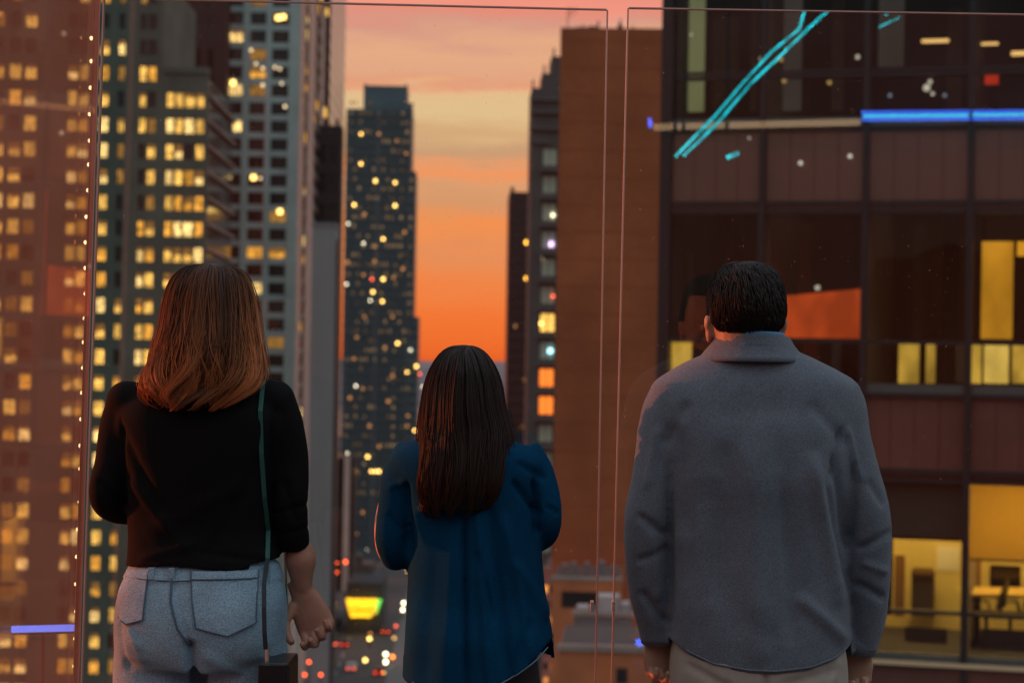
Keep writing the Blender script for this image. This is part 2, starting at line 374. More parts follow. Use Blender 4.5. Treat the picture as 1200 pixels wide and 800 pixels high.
# --- B: dark brown tower behind it
B = Facade('brown_tower', 'dark brown tower rising behind the stepped office block, few lit windows', 'tower', 150, 340)
xr = B.x(266, 20); zt = B.z(-60); zsl = B.z(18)
mb = MB()
bc = [(B.x(a, 40), B.x(a + 8, 40)) for a in (196, 212, 228, 243)]
br = [(B.z(y + 12), B.z(y - 12)) for y in range(340, -60, -34)]
grid_front(mb, 0, xr, 0, zt, bc, br); mb.box(0, xr, .602, 26, 0, zt - .3)
B.part(mb, 'wall', pmat('dark_brown_stone', (.035, .020, .020), .8, noise_s=.2))
for i, (a, b) in enumerate(bc):
    for j, (c, d) in enumerate(br):
        if d > B.z(-20) or c < B.z(120): continue
        lit = (i == 0 and abs(j - 8.5) < 1) or (i == 1 and abs(j - 9) < .6)
        put_window(B, a, .4, c, b - a, d - c, LIT[0] if lit else DARKW, 0)

def dots(fc, lst, mat, s, back=1.2, nm='window'):
    for px, py in lst:
        a, z = fc.q(px, py, back); d = s * random.uniform(.85, 1.15)
        mb = MB(); mb.box(a - d / 2, a + d / 2, back, back + .35, z - d / 2, z + d / 2); o = fc.part(mb, nm, mat)

# --- C: pale blue-grey residential tower
pale = pmat('pale_bluegrey_concrete', (.38, .48, .46), .65, noise_s=.2, noise_a=.15)
C_ = Facade('residential_tower', 'pale blue-grey residential tower with a square window grid, left of the blank slab', 'tower', 232, 345)
xR = C_.x(345, 400)
cpx = [(214, 233), (240, 258), (265, 284), (292, 311), (318, 338)]
cols = [(C_.x(a, 100), C_.x(b, 100)) for a, b in cpx if a > 236]
rows = sorted([(C_.z(y + 7), C_.z(y - 7)) for y in [20 + 21.1 * k for k in range(-4, 30)]])
mb = MB(); zt = C_.z(-60)
grid_front(mb, C_.x(225), xR, 0, zt, cols, rows, rec=.35); mb.box(C_.x(225), xR - .3, .602, 58, 0, zt - .5)
C_.part(mb, 'wall', pale)
random.seed(5)
for a, b in cols:
    for c, d in rows:
        if c < C_.z(640): continue
        r = random.random()
        m = LIT[2] if r < .06 else LIT[0] if r < .13 else LIT[3] if r < .27 else DIMW if r < .55 else DARKW
        put_window(C_, a, .45, c, b - a, d - c, m, 1)
dots(C_, [(294, 59), (308, 80), (322, 79), (328, 81), (330, 98), (305, 209), (308, 100), (334, 125), (300, 75)], emat('tower_lamp_pale', (1, .72, .42), 2.2), .42, .3, 'window_lamp')
dots(C_, [(297, 208), (328, 248), (273, 97), (332, 20), (326, 21)], emat('tower_lamp_gold', (1, .6, .14), 5), .8, .3, 'window_lamp')
# right-hand side of C: fins with the sunset's pink put into their colour
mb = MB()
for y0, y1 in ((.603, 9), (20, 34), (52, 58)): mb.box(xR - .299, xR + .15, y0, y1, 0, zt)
C_.part(mb, 'corner_pier', pmat('sunset_pink_stone', (.62, .42, .36), .55, noise_s=.2, noise_a=.12))
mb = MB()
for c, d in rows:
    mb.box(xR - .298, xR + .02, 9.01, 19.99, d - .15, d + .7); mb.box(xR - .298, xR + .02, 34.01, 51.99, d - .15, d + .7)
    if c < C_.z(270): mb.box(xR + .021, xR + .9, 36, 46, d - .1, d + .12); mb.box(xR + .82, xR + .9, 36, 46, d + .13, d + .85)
C_.part(mb, 'balcony', pmat('brown_balcony', (.16, .10, .085), .7))
k = 0
for yb in (11, 15, 37, 43):
    for c, d in rows:
        if c < C_.z(600): continue
        k += 1
        r = random.random(); m = LIT[0] if r < .16 else LIT[2] if r < .22 else DIMW
        put_window(C_, xR - .1, yb, c + .1, 3.2, d - c - .1, m, 0, rz=math.pi / 2)

# --- D: dark glass tower with a bright side
D = Facade('glass_tower', 'tall thin dark glass tower with a pale side just left of the open sky', 'tower', 340, 430)
xR = D.x(381, 400); zt = D.z(-60)
rows = sorted([(D.z(y + 6.5), D.z(y - 6.5)) for y in [12 + 17 * k for k in range(-4, 24)]])
cols = [(D.x(a, 100), D.x(a + 5, 100)) for a in (372, 379)]
mb = MB(); grid_front(mb, 0, xR, 0, zt, cols, rows, t=.4); mb.box(0, xR - .2, .402, 52, 0, zt - .5)
D.part(mb, 'wall', pmat('black_cladding', (.025, .02, .02), .4))
for i, (a, b) in enumerate(cols):
    for j, (c, d) in enumerate(rows):
        lit = random.random() < .22
        put_window(D, a, .3, c, b - a, d - c, LIT[1] if lit else DARKW, 0)
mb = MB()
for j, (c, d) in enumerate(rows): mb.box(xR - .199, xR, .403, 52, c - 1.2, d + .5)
D.part(mb, 'side_panel', pmat('sky_bright_side', (.86, .80, .72), .32, metal=.35, noise_s=.1, noise_a=.06))  # cream of the mirrored sky put into the side's base colour

# --- K: dark block and L: blank grey slab in front
K = Facade('dark_block', 'black block with few windows in front of the pale-sided glass tower', 'building', 350, 395)
xR = K.x(397, 400); zt = K.z(147, 390)
rows = sorted([(K.z(y + 11), K.z(y - 11)) for y in (180, 214, 250)]); cols = [(K.x(369, 230), K.x(381, 230)), (K.x(384, 230), K.x(394, 230))]
mb = MB(); grid_front(mb, 0, xR, 0, zt, cols, rows); mb.box(0, xR, .602, 6, 0, zt - .4); mb.box(K.x(388), K.x(392), 2, 3, zt - .3, zt + 1.5)
K.part(mb, 'wall', pmat('black_stone', (.03, .027, .03), .6, noise_s=.3))
for a, b in cols:
    for c, d in rows: put_window(K, a, .4, c, b - a, d - c, DARKW, 1)
Ls = Facade('blank_slab', 'plain windowless grey slab building between the two women', 'building', 364, 300)
xR = Ls.x(392, 400); zt = Ls.z(265, 380)
mb = MB(); mb.box(0, xR, 0, 7, 0, zt); Ls.part(mb, 'wall', pmat('grey_render', (.27, .27, .27), .85, noise_s=.15, noise_a=.12, stretch=(1, 1, .3)))
mb = MB(); mb.box(-.15, xR + .15, -.15, 7.15, zt + .004, zt + .5); Ls.part(mb, 'coping', pmat('grey_coping', (.22, .22, .23), .7))
mb = MB(); mb.box(xR + .003, xR + .35, .5, 6.8, 0, zt - 2); Ls.part(mb, 'dark_edge_strip', FRAMEM)  # plain dark strip along the right edge of the slab

# --- M: low pink-piered block past the slab
M_ = Facade('pilastered_block', 'low block with pinkish vertical pilasters at the foot of the dotted tower', 'building', 380, 520)
xR = M_.x(414, 560); zt = M_.z(536, 400)
mb = MB(); mb.box(0, xR, .5, 20, 0, zt); M_.part(mb, 'wall', DIMW)
for a, b in ((381, 385), (393, 396), (403, 410)):
    mb = MB(); mb.box(M_.x(a, 560), M_.x(b, 560), 0, .498, 0, zt + .5); M_.part(mb, 'pilaster', MATS['sunset_pink_stone'])  # pink light on the piers put into their colour

# --- E: the far dotted tower
ET = Facade('skyscraper', 'distant blue-grey stepped skyscraper dotted with small lights under the sunset', 'tower', 401, 600)
blue = pmat('bluegrey_curtain_wall', (.08, .14, .165), .35, spec=.5, noise_s=.08, noise_a=.2, stretch=(1, 1, 3))
bands = pmat('darker_spandrel', (.05, .078, .09), .5)
x = ET.x
segs = [(x(401), x(478.5), 0, ET.z(127, 440), 2, 26), (x(478.5), x(484), 0, ET.z(200, 480), 2.3, 24), (x(484), x(490), 0, ET.z(371, 480), 2.6, 22)]
mb = MB()
for a, b, z0, z1, y0, y1 in segs: mb.box(a, b, y0, y1, z0, z1)
mb.box(x(420.5, 400), x(472), 3, 22, ET.z(127, 440) + .003, ET.z(99, 450)); mb.box(x(472.2), x(478), 3, 20, ET.z(127, 440) + .003, ET.z(139, 470) + 5)
mb.box(x(421), x(424), 2.8, 21, ET.z(99, 450) + .003, ET.z(97.5, 450)); mb.box(x(470), x(471.8), 2.8, 21, ET.z(99, 450) + .003, ET.z(96.5, 450))
ET.part(mb, 'wall', blue)
mb = MB(); zt = ET.z(131, 440); z = 4
while z < zt:
    xe = x(478.5) if z > ET.z(204) else x(484) if z > ET.z(375) else x(490)
    mb.box(x(401) - .05, min(xe, x(478.5)) - .01, 1.6, 1.99, z, z + .9)
    for c in range(14):
        xx = x(401) + (x(478.5) - x(401)) * (c + .5) / 14
        mb.box(xx - .3, xx + .3, 1.6, 1.99, z + .91, z + 2.85)
    if xe > x(480): mb.box(x(478.5) + .01, xe - .01, 1.9, 2.29, z, z + .9)
    z += 2.87
s_ = ET.part(mb, 'spandrel_grid', bands); s_['kind'] = 'stuff'
random.seed(77); mb = MB()
for k_ in range(260):
    r_ = random.randrange(4, int(zt / 2.87)); c = random.randrange(14); xx = x(401) + (x(478.5) - x(401)) * (c + 1) / 14
    ww = random.uniform(.25, .5); mb.box(xx - ww, xx + ww, 1.75, 1.98, 4 + r_ * 2.87 + 1.3, 4 + r_ * 2.87 + random.uniform(2, 2.5))
s_ = ET.part(mb, 'lit_windows', emat('far_window_faint', (.9, .55, .28), .13, .8, .15)); s_['kind'] = 'stuff'
mb = MB()
for a in (404, 437, 440, 476): mb.box(x(a), x(a + 1.4), 1.35, 1.59, 0, ET.z(129, 440))
ET.part(mb, 'rib', pmat('pale_rib', (.13, .15, .17), .5))
pts_amb = [(440, 212), (463, 214), (415, 240), (463, 241), (449, 280), (449, 327), (448, 353), (437, 342), (423, 157), (423, 192), (488, 429), (477, 436), (486, 504), (487, 521), (431, 535), (435, 552), (444, 552), (466, 402), (440, 552)]
pts_dim = [(427, 251), (439, 289), (474, 272), (472, 315), (439, 306), (465, 165), (444, 157), (476, 180), (410, 466), (478, 487), (477, 499), (444, 523), (451, 407), (407, 307), (426, 322), (461, 325), (427, 371), (460, 371), (418, 395), (455, 470), (433, 499), (460, 440), (415, 420), (425, 455), (468, 560), (450, 590), (425, 600)]
pts_wh = [(408, 262), (434, 352), (417, 452), (481, 410), (426, 285), (406, 333), (407, 531), (495, 453)]
pts_red = [(492, 438), (436, 327)]
E1 = emat('far_light_amber', (1, .55, .13), 7); E2 = emat('far_light_dim', (1, .42, .15), .8); E3 = emat('far_light_white', (1, .85, .6), 5); E4 = emat('far_light_red', (1, .12, .06), 6)
dots(ET, pts_amb, E1, .72); dots(ET, pts_dim, E2, .85); dots(ET, pts_wh, E3, .5); dots(ET, pts_red, E4, .6)

# --- F and G: towers to the right of the sky gap
FT = Facade('slim_tower', 'slim dark brown tower at right edge of the sunset gap, three orange lights', 'tower', 594, 520)
xR = FT.x(640); zt = FT.z(225, 608)
cols = [(FT.x(a, 400), FT.x(a + 3.2, 400)) for a in (597, 602.5, 608, 613.5, 619)]
rows = sorted([(FT.z(y + 4), FT.z(y - 4)) for y in [236 + 12.5 * k for k in range(32)]])
mb = MB(); grid_front(mb, 0, xR, 0, zt, cols, rows, t=.5, rec=.25); mb.box(0, xR, .502, 20, 0, zt - .3); mb.box(FT.x(596), FT.x(600), 4, 7, zt - .2, zt + 1.6)
FT.part(mb, 'wall', pmat('dark_brick', (.042, .032, .034), .8, noise_s=.3))
mb = MB()
for a, b in cols:
    for c, d in rows: mb.box(a, b, .4, .45, c, d)
o = FT.part(mb, 'window_panes', DARKW); o['kind'] = 'stuff'
dots(FT, [(617.5, 284), (617, 326), (621, 360)], emat('far_light_orange', (1, .45, .05), 7), .9, .2); dots(FT, [(624, 248), (616, 445), (625, 300), (603, 382), (611, 500)], E2, .8, .2)

G_ = Facade('balcony_tower', 'dark stepped apartment tower with pale green windows beside the brown wall', 'tower', 617, 260)
gm = pmat('grey_green_brick', (.075, .08, .078), .8, noise_s=.3)
x = G_.x; xs = [x(618), x(630), x(641), x(668)]; zs = [G_.z(103, 628), G_.z(86, 640), G_.z(66, 650)]
wr = sorted([(G_.z(y + 11), G_.z(y - 11)) for y in [183 + 32.4 * k for k in range(15)]])
mb = MB()
mb.box(xs[0], xs[1], 0, .6, 0, zs[0]); 
mb.box(xs[0], xs[1], .602, 9, 0, zs[0] - .2)
grid_front(mb, xs[1] + .001, xs[3], 0, G_.z(150, 650), [(x(634, 300), x(651.5, 300))], wr)
mb.box(xs[1] + .001, xs[3], .602, 9, 0, G_.z(150, 650) - .02)
mb.box(xs[1] + .001, xs[2], .1, 8, G_.z(150, 650) + .002, zs[1]); mb.box(xs[2] + .001, xs[3], .1, 8, G_.z(150, 650) + .002, zs[2])
for xx, zz_ in ((xs[0] + .1, zs[0]), (xs[1] + .2, zs[1]), (xs[2] + .2, zs[2])): mb.box(xx, xx + .25, 1, 1.3, zz_, zz_ + 1.2)
G_.part(mb, 'wall', gm)
mb = MB()
for k, zz_ in enumerate([G_.z(168, 640), G_.z(152, 640), G_.z(133, 640), G_.z(118, 640)]):
    mb.box(xs[0] - .12, xs[3] if k else xs[1] + 1, -.5, -.005, zz_, zz_ + .22)
G_.part(mb, 'cornice', pmat('grey_cornice', (.13, .12, .12), .7))
pg = pmat('pale_green_blind', (.50, .58, .44), .7)
pgs = [pg, LIT[3], pg, pg]
for i, (c, d) in enumerate(wr):
    py = 418 - (c - (CAM.z - GZ)) / 260 * F
    put_window(G_, x(634, 300), .42, c, x(651.5, 300) - x(634, 300), d - c, LIT[1] if 370 < py < 400 else (emat('orange_sign_glow', (1, .22, .03), 1.6) if 440 < py < 505 else pg), 1)
for (px, py), m, s in (((634, 300), E3, .4), ((646, 286), emat('far_light_violet', (.8, .5, 1), 4), .6), ((648, 347), E4, .25), ((634, 379), E1, .4), ((645, 411), emat('far_light_cyan', (.4, .8, 1), 4), .5), ((648, 252), E3, .3)):
    dots(G_, [(px, py)], m, s, .1)
mb = MB()
for k, y in enumerate([200 + 32.4 * k for k in range(14)]):
    z = G_.z(y, 640); mb.box(xs[1], x(652), -.9, -.004, z - .1, z + .1)
G_.part(mb, 'balcony_slab', MATS['grey_cornice'])

# --- H: the brown blank wall
H = Facade('brick_building', 'tall blank red-brown brick building right of the sunset gap', 'building', 651, 200, rz=R(-2))
def brick_material():
    m = pmat('red_brown_brick', (.19, .075, .042), .85)
    n = m.node_tree.nodes; l = m.node_tree.links; b = n['Principled BSDF']
    t = n.new('ShaderNodeTexCoord'); mpp = n.new('ShaderNodeMapping'); mpp.inputs['Rotation'].default_value = (R(90), 0, 0); l.new(t.outputs['Object'], mpp.inputs[0])
    bk = n.new('ShaderNodeTexBrick'); bk.inputs['Scale'].default_value = 1.6; bk.inputs['Color1'].default_value = (.42, .115, .036, 1); bk.inputs['Color2'].default_value = (.33, .09, .028, 1); bk.inputs['Mortar'].default_value = (.30, .09, .035, 1); bk.inputs['Mortar Size'].default_value = .03
    l.new(mpp.outputs[0], bk.inputs['Vector'])
    z = n.new('ShaderNodeTexNoise'); z.inputs['Scale'].default_value = .12; z.inputs['Detail'].default_value = 6; l.new(t.outputs['Object'], z.inputs[0])
    r = n.new('ShaderNodeMapRange'); r.inputs[1].default_value = .3; r.inputs[2].default_value = .7; r.inputs[3].default_value = .72; r.inputs[4].default_value = 1.2; l.new(z.outputs[0], r.inputs[0])
    x = n.new('ShaderNodeMixRGB'); x.blend_type = 'MULTIPLY'; x.inputs[0].default_value = 1; l.new(bk.outputs[0], x.inputs[1]); l.new(r.outputs[0], x.inputs[2]); l.new(x.outputs[0], b.inputs['Base Color'])
    return m
brick = brick_material()
x = H.x; zt = H.z(33, 700)
mb = MB(); mb.box(0, x(830), 0, 8, 0, zt); H.part(mb, 'wall', brick)
mb = MB(); mb.box(x(690, 40), x(700, 40), 1, 3, zt + .003, zt + .35); mb.box(x(674, 35), x(700, 35), .8, 5, zt + .004, zt + .2)
for a, h in ((694, .9), (720, 1.1), (718, .6), (722, .55), (676, .5), (735, .4)): mb.box(x(a), x(a) + .18, 1.2, 1.4, zt + .2, zt + h)
H.part(mb, 'roof_equipment', FRAMEM)
mb = MB(); xa = x(659)
mb.tube([(xa, 1, zt), (xa, 1, zt + 2.2)], .05, 6); mb.tube([(xa, 1, zt + 1.7), (xa + .9, 1, zt + 2.15)], .04, 6); mb.tube([(xa, 1, zt + 1.1), (xa + 1.0, 1, zt + 1.9)], .03, 6); mb.tube([(xa + .25, 1, zt + 1.4), (xa + .3, 1, zt + 2.3)], .03, 6)
H.part(mb, 'antenna', FRAMEM)
mb = MB()
for y in range(48, 670, 32):
    z = H.z(y, 700); mb.box(.02, x(830), -.03, -.001, z, z + (.12 if y % 64 < 17 else .05))
H.part(mb, 'mortar_line', pmat('brick_ledge', (.33, .092, .031), .85))

# --- low roofs at the foot of the brick wall
def lowblock(name, label, px0, Y, x1px, top, depth, mat, parap=None):
    f = Facade(name, label, 'building', px0, Y, rz=R(-3.5), py0=720); zt = f.z(top, (px0 + x1px) / 2); xr = f.x(x1px, 720)
    mb = MB(); mb.box(0, xr, 0, depth, 0, zt); f.part(mb, 'wall', mat)
    mb = MB(); mb.box(-.1, xr + .1, -.12, .25, zt + .004, zt + .35); f.part(mb, 'coping', parap or MATS['pale_stone_band']); mb = MB(); mb.box(.05, xr - .05, .26, depth - .05, zt + .006, zt + .1); f.part(mb, 'roof', pmat('dark_roof_felt', (.045, .042, .042), .9, noise_s=.5)); return f, zt, xr
f, zt, xr = lowblock('low_brick_building', 'low orange-brown brick building with a long parapet under the blank brick wall', 646, 180, 728, 680, 12, pmat('orange_brick', (.55, .17, .06), .8, noise_s=.4, noise_a=.2))
mb = MB(); mb.box(.9, xr - .2, -.02, -.004, f.z(712, 690), f.z(693, 690)); f.part(mb, 'dark_recess_panel', DARKW)  # flat dark panel painting the shade of a recess below the parapet
for a, b in ((658, 664), (668, 675), (684, 690), (700, 708), (716, 722)):
    mb = MB(); mb.box(f.x(a, 680), f.x(b, 680), 1, 3, zt + .36, zt + .36 + random.uniform(.6, 1.3)); f.part(mb, 'roof_vent', pmat('dull_metal', (.2, .19, .19), .5, metal=.5))
f, zt, xr = lowblock('grey_plant_room', 'small grey rooftop plant room behind the low orange wall', 672, 140, 742, 722, 6, pmat('grey_sheet', (.17, .16, .16), .6, noise_s=.5))
for a, b, h in ((676, 690, .5), (700, 726, 1.3), (728, 738, .8)):
    mb = MB(); mb.box(f.x(a, 700), f.x(b, 700), 1, 3, zt + .01, zt + h); mb.box(f.x(a, 700) + .2, f.x(b, 700) - .2, .9, .99, zt + .12, zt + h - .1); f.part(mb, 'cooling_unit', pmat('pale_metal', (.42, .42, .42), .5, metal=.3, noise_s=1))
f, zt, xr = lowblock('orange_wall_building', 'orange-brown brick building at the bottom of the gap beside the man', 655, 110, 900, 765, 10, MATS['orange_brick'])
mb = MB(); mb.box(f.x(722, 790), f.x(735, 790), -.04, -.005, f.z(800, 725), f.z(782, 725)); f.part(mb, 'window', DARKW)
f, zt, xr = lowblock('pink_facade_building', 'narrow pinkish stone building beside the blue shirt hem', 636, 210, 654, 668, 14, pmat('pinkish_stone', (.40, .26, .21), .75, noise_s=.3, noise_a=.25))
for r_ in range(7):
    for c_ in range(2):
        a, z = f.q(640 + c_ * 7, 690 + r_ * 18); mb = MB(); mb.box(a - .25, a + .2, -.03, -.005, z - .4, z + .4); f.part(mb, 'window', DARKW if (r_ + c_) % 3 else LIT[4])
# midtown blocks along the street floor
random.seed(21)
blk = [pmat('block_stone_%s' % n_, c_, .8, noise_s=.3, noise_a=.25) for n_, c_ in (('grey', (.09, .088, .09)), ('brown', (.10, .075, .065)), ('dark', (.05, .052, .058)))]
midlab = [('low_rise_block', 'grey low block at the roadside below the lit yellow awning', 385, 450, 404, 726), ('low_rise_block', 'brown flat-roofed block behind the yellow awning', 410, 560, 440, 662),
          ('low_rise_block', 'dark squat block between the woman with the blue shirt and the skyscraper foot', 446, 640, 478, 628), ('low_rise_block', 'wide grey far block under the skyscraper, left of its foot', 470, 900, 520, 540),
          ('low_rise_block', 'brown far block half hidden behind the dark-haired woman', 500, 1100, 560, 500), ('low_rise_block', 'dark far block left of the slim brown tower', 560, 950, 606, 560)]
for nm, lb, a, Y, b, top in midlab:
    f = Facade(nm, lb, 'building', a, Y); zt = f.z(top, (a + b) / 2); xr = f.x(b)
    m = blk[midlab.index((nm, lb, a, Y, b, top)) % 3]
    rows = []; z = 3
    while z < zt - 3: rows.append((z, z + 1.7)); z += 3.4
    nc = max(2, int(xr / 3.2)); cols = [(xr * (i + .25) / nc, xr * (i + .72) / nc) for i in range(nc)]
    mb = MB(); grid_front(mb, 0, xr, 0, zt, cols, rows, t=.4); mb.box(0, xr, .402, 18, 0, zt - .3); mb.box(xr * .3, xr * .6, 3, 8, zt - .2, zt + 2.5); f.part(mb, 'wall', m)
    for c in cols:
        for d in rows:
            o = put_window(f, c[0], .3, d[0], c[1] - c[0], d[1] - d[0], LIT[random.choice([0, 3, 1])] if random.random() < .2 else DARKW, 0)

# --- lights of the street
def lamp_post(px, py, Y, label, mat, h=7.5, r=.5, cat='street lamp', name='street_lamp'):
    p = P(px, py, Y); base = p.z - h
    t = wroot(name, (p.x, p.y, base), label, cat, None)
    mb = MB(); mb.tube([(p.x, p.y, base), (p.x, p.y, p.z - .3)], [.16, .09], 8); wb(mb, 'pole', FRAMEM, t)
    mb = MB(); r *= .72; mb.ball((p.x, p.y, p.z), r, r, r, 10); wb(mb, 'lamp', mat, t)
SL = emat('street_light_amber', (1, .6, .15), 7); SW = emat('street_light_white', (1, .9, .6), 8); SO = emat('street_light_orange', (1, .25, .04), 6)
i_ = 0
for px, py, Y, m, lb, r in ((421, 681, 545, SL, 'street lamp alone above the yellow awning', .55), (392, 707, 480, SL, 'amber street lamp just left of the yellow awning', .6), (401, 708, 495, SL, 'small amber lamp between the slab and the awning', .35),
     (433, 748, 420, SL, 'street lamp below the middle of the yellow awning', .5), (462, 747, 430, emat('street_light_brown', (1, .5, .15), 2.5), 'dim brown-amber lamp near the lower edge of the blue shirt', .45),
     (428, 773, 390, SL, 'lowest street lamp under the awning', .5), (452, 766, 400, SW, 'upper of two white lights low by the blue shirt', .5), (452, 775, 394, SW, 'lower of two white lights low by the blue shirt', .5),
     (460, 769, 399, SO, 'orange light right beside the two white ones', .5), (473, 706, 470, SW, 'upper white light right at the blue shirt edge', .5), (472, 714, 460, SW, 'lower white light right at the blue shirt edge', .5), (441, 676, 560, emat('street_light_faint', (.8, .6, .4), 1.2), 'faint lamp right of the lone lamp', .5),
     (434, 742, 424, emat('street_light_rust', (1, .35, .1), 2), 'rust-coloured small light just over the lamp under the awning', .35), (418, 625, 575, E2, 'faint brown lamp at the skyscraper foot', .4)):
    lamp_post(px, py, Y, lb, m, max(4, P(px, py, Y).z - GZ) if Y > 440 else P(px, py, Y).z - GZ, r)
for j, (px, py, lb) in enumerate(((394, 659, 'upper left red stop light beside the grey slab'), (405, 658, 'red stop light furthest right of the three'), (394, 670, 'lowest red stop light beside the grey slab'), (376, 790, 'red light low beside the handbag, right one'), (362, 775, 'orange light by the handbag between hand and slab'), (357, 790, 'red light low beside the handbag, left one'))):
    Y = 500 if j < 3 else 296
    lamp_post(px, py, Y, lb, emat('stop_red', (1, .10, .02), 7), P(px, py, Y).z - GZ, .55 if j < 3 else .3, 'traffic light', 'traffic_light')
random.seed(9)
COLN = ['amber', 'red', 'white', 'rust orange']
for k_ in range(28):
    yy = random.uniform(380, 1000); xx = random.choice((-33.5, -14.5, random.uniform(-31, -17))); hh = random.choice((6, 4, .8, .8, .9))
    q_ = Matrix.Rotation(YAW, 4, 'Z') @ Vector((xx, yy, GZ + hh)); r_ = random.uniform(.12, .26); k2 = k_ % 4
    t = wroot('far_street_light', (q_.x, q_.y, GZ), 'tiny %s light among the many along the far avenue' % COLN[k2], 'light', 'tiny lights along the far avenue')
    mb = MB(); mb.tube([(q_.x, q_.y, GZ), (q_.x, q_.y, q_.z - r_)], .05, 5); wb(mb, 'pole', FRAMEM, t)
    mb = MB(); mb.ball(q_, r_, r_, r_, 8); wb(mb, 'lamp', [E1, E4, E3, emat('far_light_rust', (1, .3, .06), 4)][k2], t)
# lit awning sign
p0 = P(405, 714, 440); p1 = P(447, 714, 440); zt = P(425, 702, 440).z; zb = P(425, 722, 440).z
t = wroot('awning_sign', ((p0.x + p1.x) / 2, 440, GZ), 'glowing yellow shop awning sign with a green end above the street', 'sign')
mb = MB(); mb.add([(p0.x, 440, zt), (p1.x - 1, 440, zt), (p1.x - 2.2, 439, zb), (p0.x + 1.2, 439, zb), (p0.x, 441.5, zt), (p1.x - 1, 441.5, zt), (p1.x - 2.2, 441.5, zb), (p0.x + 1.2, 441.5, zb)], [(0, 3, 2, 1), (4, 5, 6, 7), (0, 1, 5, 4), (3, 7, 6, 2), (0, 4, 7, 3), (1, 2, 6, 5)])
wb(mb, 'canopy', emat('awning_glow', (1, .50, .015), 2.3, .5, 1.2), t)
mb = MB(); mb.add([(p1.x - .95, 440, zt), (p1.x, 440, zt), (p1.x - 1, 439.1, zb + .8), (p1.x - 2.0, 439.1, zb + .8), (p1.x - .95, 441, zt), (p1.x, 441, zt), (p1.x - 1, 441, zb + .8), (p1.x - 2.0, 441, zb + .8)], [(0, 3, 2, 1), (4, 5, 6, 7), (0, 1, 5, 4), (3, 7, 6, 2), (0, 4, 7, 3), (1, 2, 6, 5)])
wb(mb, 'green_end', emat('green_sign_glow', (.2, .9, .1), 1.6), t)
mb = MB()
for k in range(9):
    xx = p0.x + 1.2 + k * .66; mb.box(xx, xx + .36, 438.6, 438.95, zb + .8, zb + 2.4)
wb(mb, 'letter_band', emat('awning_letters', (1, .28, .0), 1.6), t)
mb = MB(); mb.box(p0.x, p1.x, 441.6, 460, GZ, zt + 3.5); wb(mb, 'shop_wall', blk[2], t)
# cars on the road
def car_at(px, py, label, paint, first=[None]):
    d = ray(px, py); tt = (GZ + .02 - CAM.z) / d.z; p = CAM + d * tt
    t = wroot('car', (0, 0, 0), label, 'car', 'cars on the street far below')
    mb = MB(); prof = [(-2.2, .35), (-2.2, .85), (-1.5, .95), (-.9, 1.42), (.9, 1.45), (1.6, 1.0), (2.2, .85), (2.2, .35)]
    rs = [[(xx, y, z) for (y, z) in prof] for xx in (-.88, .88)]
    mb.rings(rs); wb(mb, 'body', paint, t)
    mb = MB(); mb.box(-.7, .7, -1.47, -1.42, .98, 1.36); wb(mb, 'rear_window', DARKW, t)
    for s in (-1, 1):
        mb = MB(); mb.box(s * .62 - .2, s * .62 + .2, -2.26, -2.203, .62, .82); wb(mb, 'tail_light', emat('tail_light_glow', (1, .06, .02), 5), t)
        for yy in (-1.4, 1.4):
            mb = MB(); mb.tube([(s * .8, yy, .33), (s * .92, yy, .33)], .33, 12, side=(0, 0, 1)); wb(mb, 'wheel', FRAMEM, t)
    t.location = (p.x, p.y, GZ + .02); t.rotation_euler.z = YAW
car_at(404, 757, 'dark car below the left end of the awning', pmat('car_dark', (.03, .03, .035), .3))
car_at(416, 738, 'silver car just under the awning sign', pmat('car_silver', (.35, .36, .38), .3, metal=.5))
car_at(444, 790, 'red car at the bottom of the street', pmat('car_red', (.3, .03, .02), .3))
car_at(412, 785, 'white car near the bottom, nearest the grey slab', pmat('car_white', (.6, .6, .6), .3))
car_at(452, 742, 'brown car between the lamps by the blue shirt', pmat('car_brown', (.12, .07, .04), .3))

# ------------------------------------------------------------------ the glass office building on the right
I = Facade('glass_office_building', 'dark glass curtain wall office building filling the right, lit yellow rooms low down', 'building', 779, 31, rz=R(-15.5))
BZ = 60 + 1.55
x = I.x
cx_ = [x(778, 400), x(891, 400), x(1012, 400), x(1135, 400)]; stp = cx_[3] - cx_[2]
cx_ += [cx_[3] + stp, cx_[3] + 2 * stp, cx_[3] + 3 * stp]
def zz2(py): return I.q(1012, py)[1]
ZL = {'v': []}
mulm = pmat('black_mullion', (.010, .009, .010), .45)
span = pmat('spandrel_glass', (.19, .085, .068), .06, metal=.25, spec=.8, bump=.6, bump_s=.8, noise_s=.5, noise_a=.15, coord='Object')
vis = glassmat('vision_glass', (.82, .80, .77), .0, ior=1.33, rough=.0, reflc=(.9, .8, .8), wave=.05)
spback = pmat('spandrel_back', (.05, .045, .045), .8)
levels = []   # (z0, z1, kind)
base = {'sp': (463, 560), 'v': (560, 720), 'lv': (724, 766), 'led': (768, 777)}
fh = zz2(150) - zz2(462)
for k in range(-3, 3):
    o_ = k * fh
    levels += [('sp', zz2(558) + o_, zz2(464) + o_), ('v', zz2(398) + o_ - 0 * fh - 0, zz2(240) + o_), ('lv', zz2(448) + o_, zz2(402) + o_)]
Wd = cx_[-1]
mb = MB()
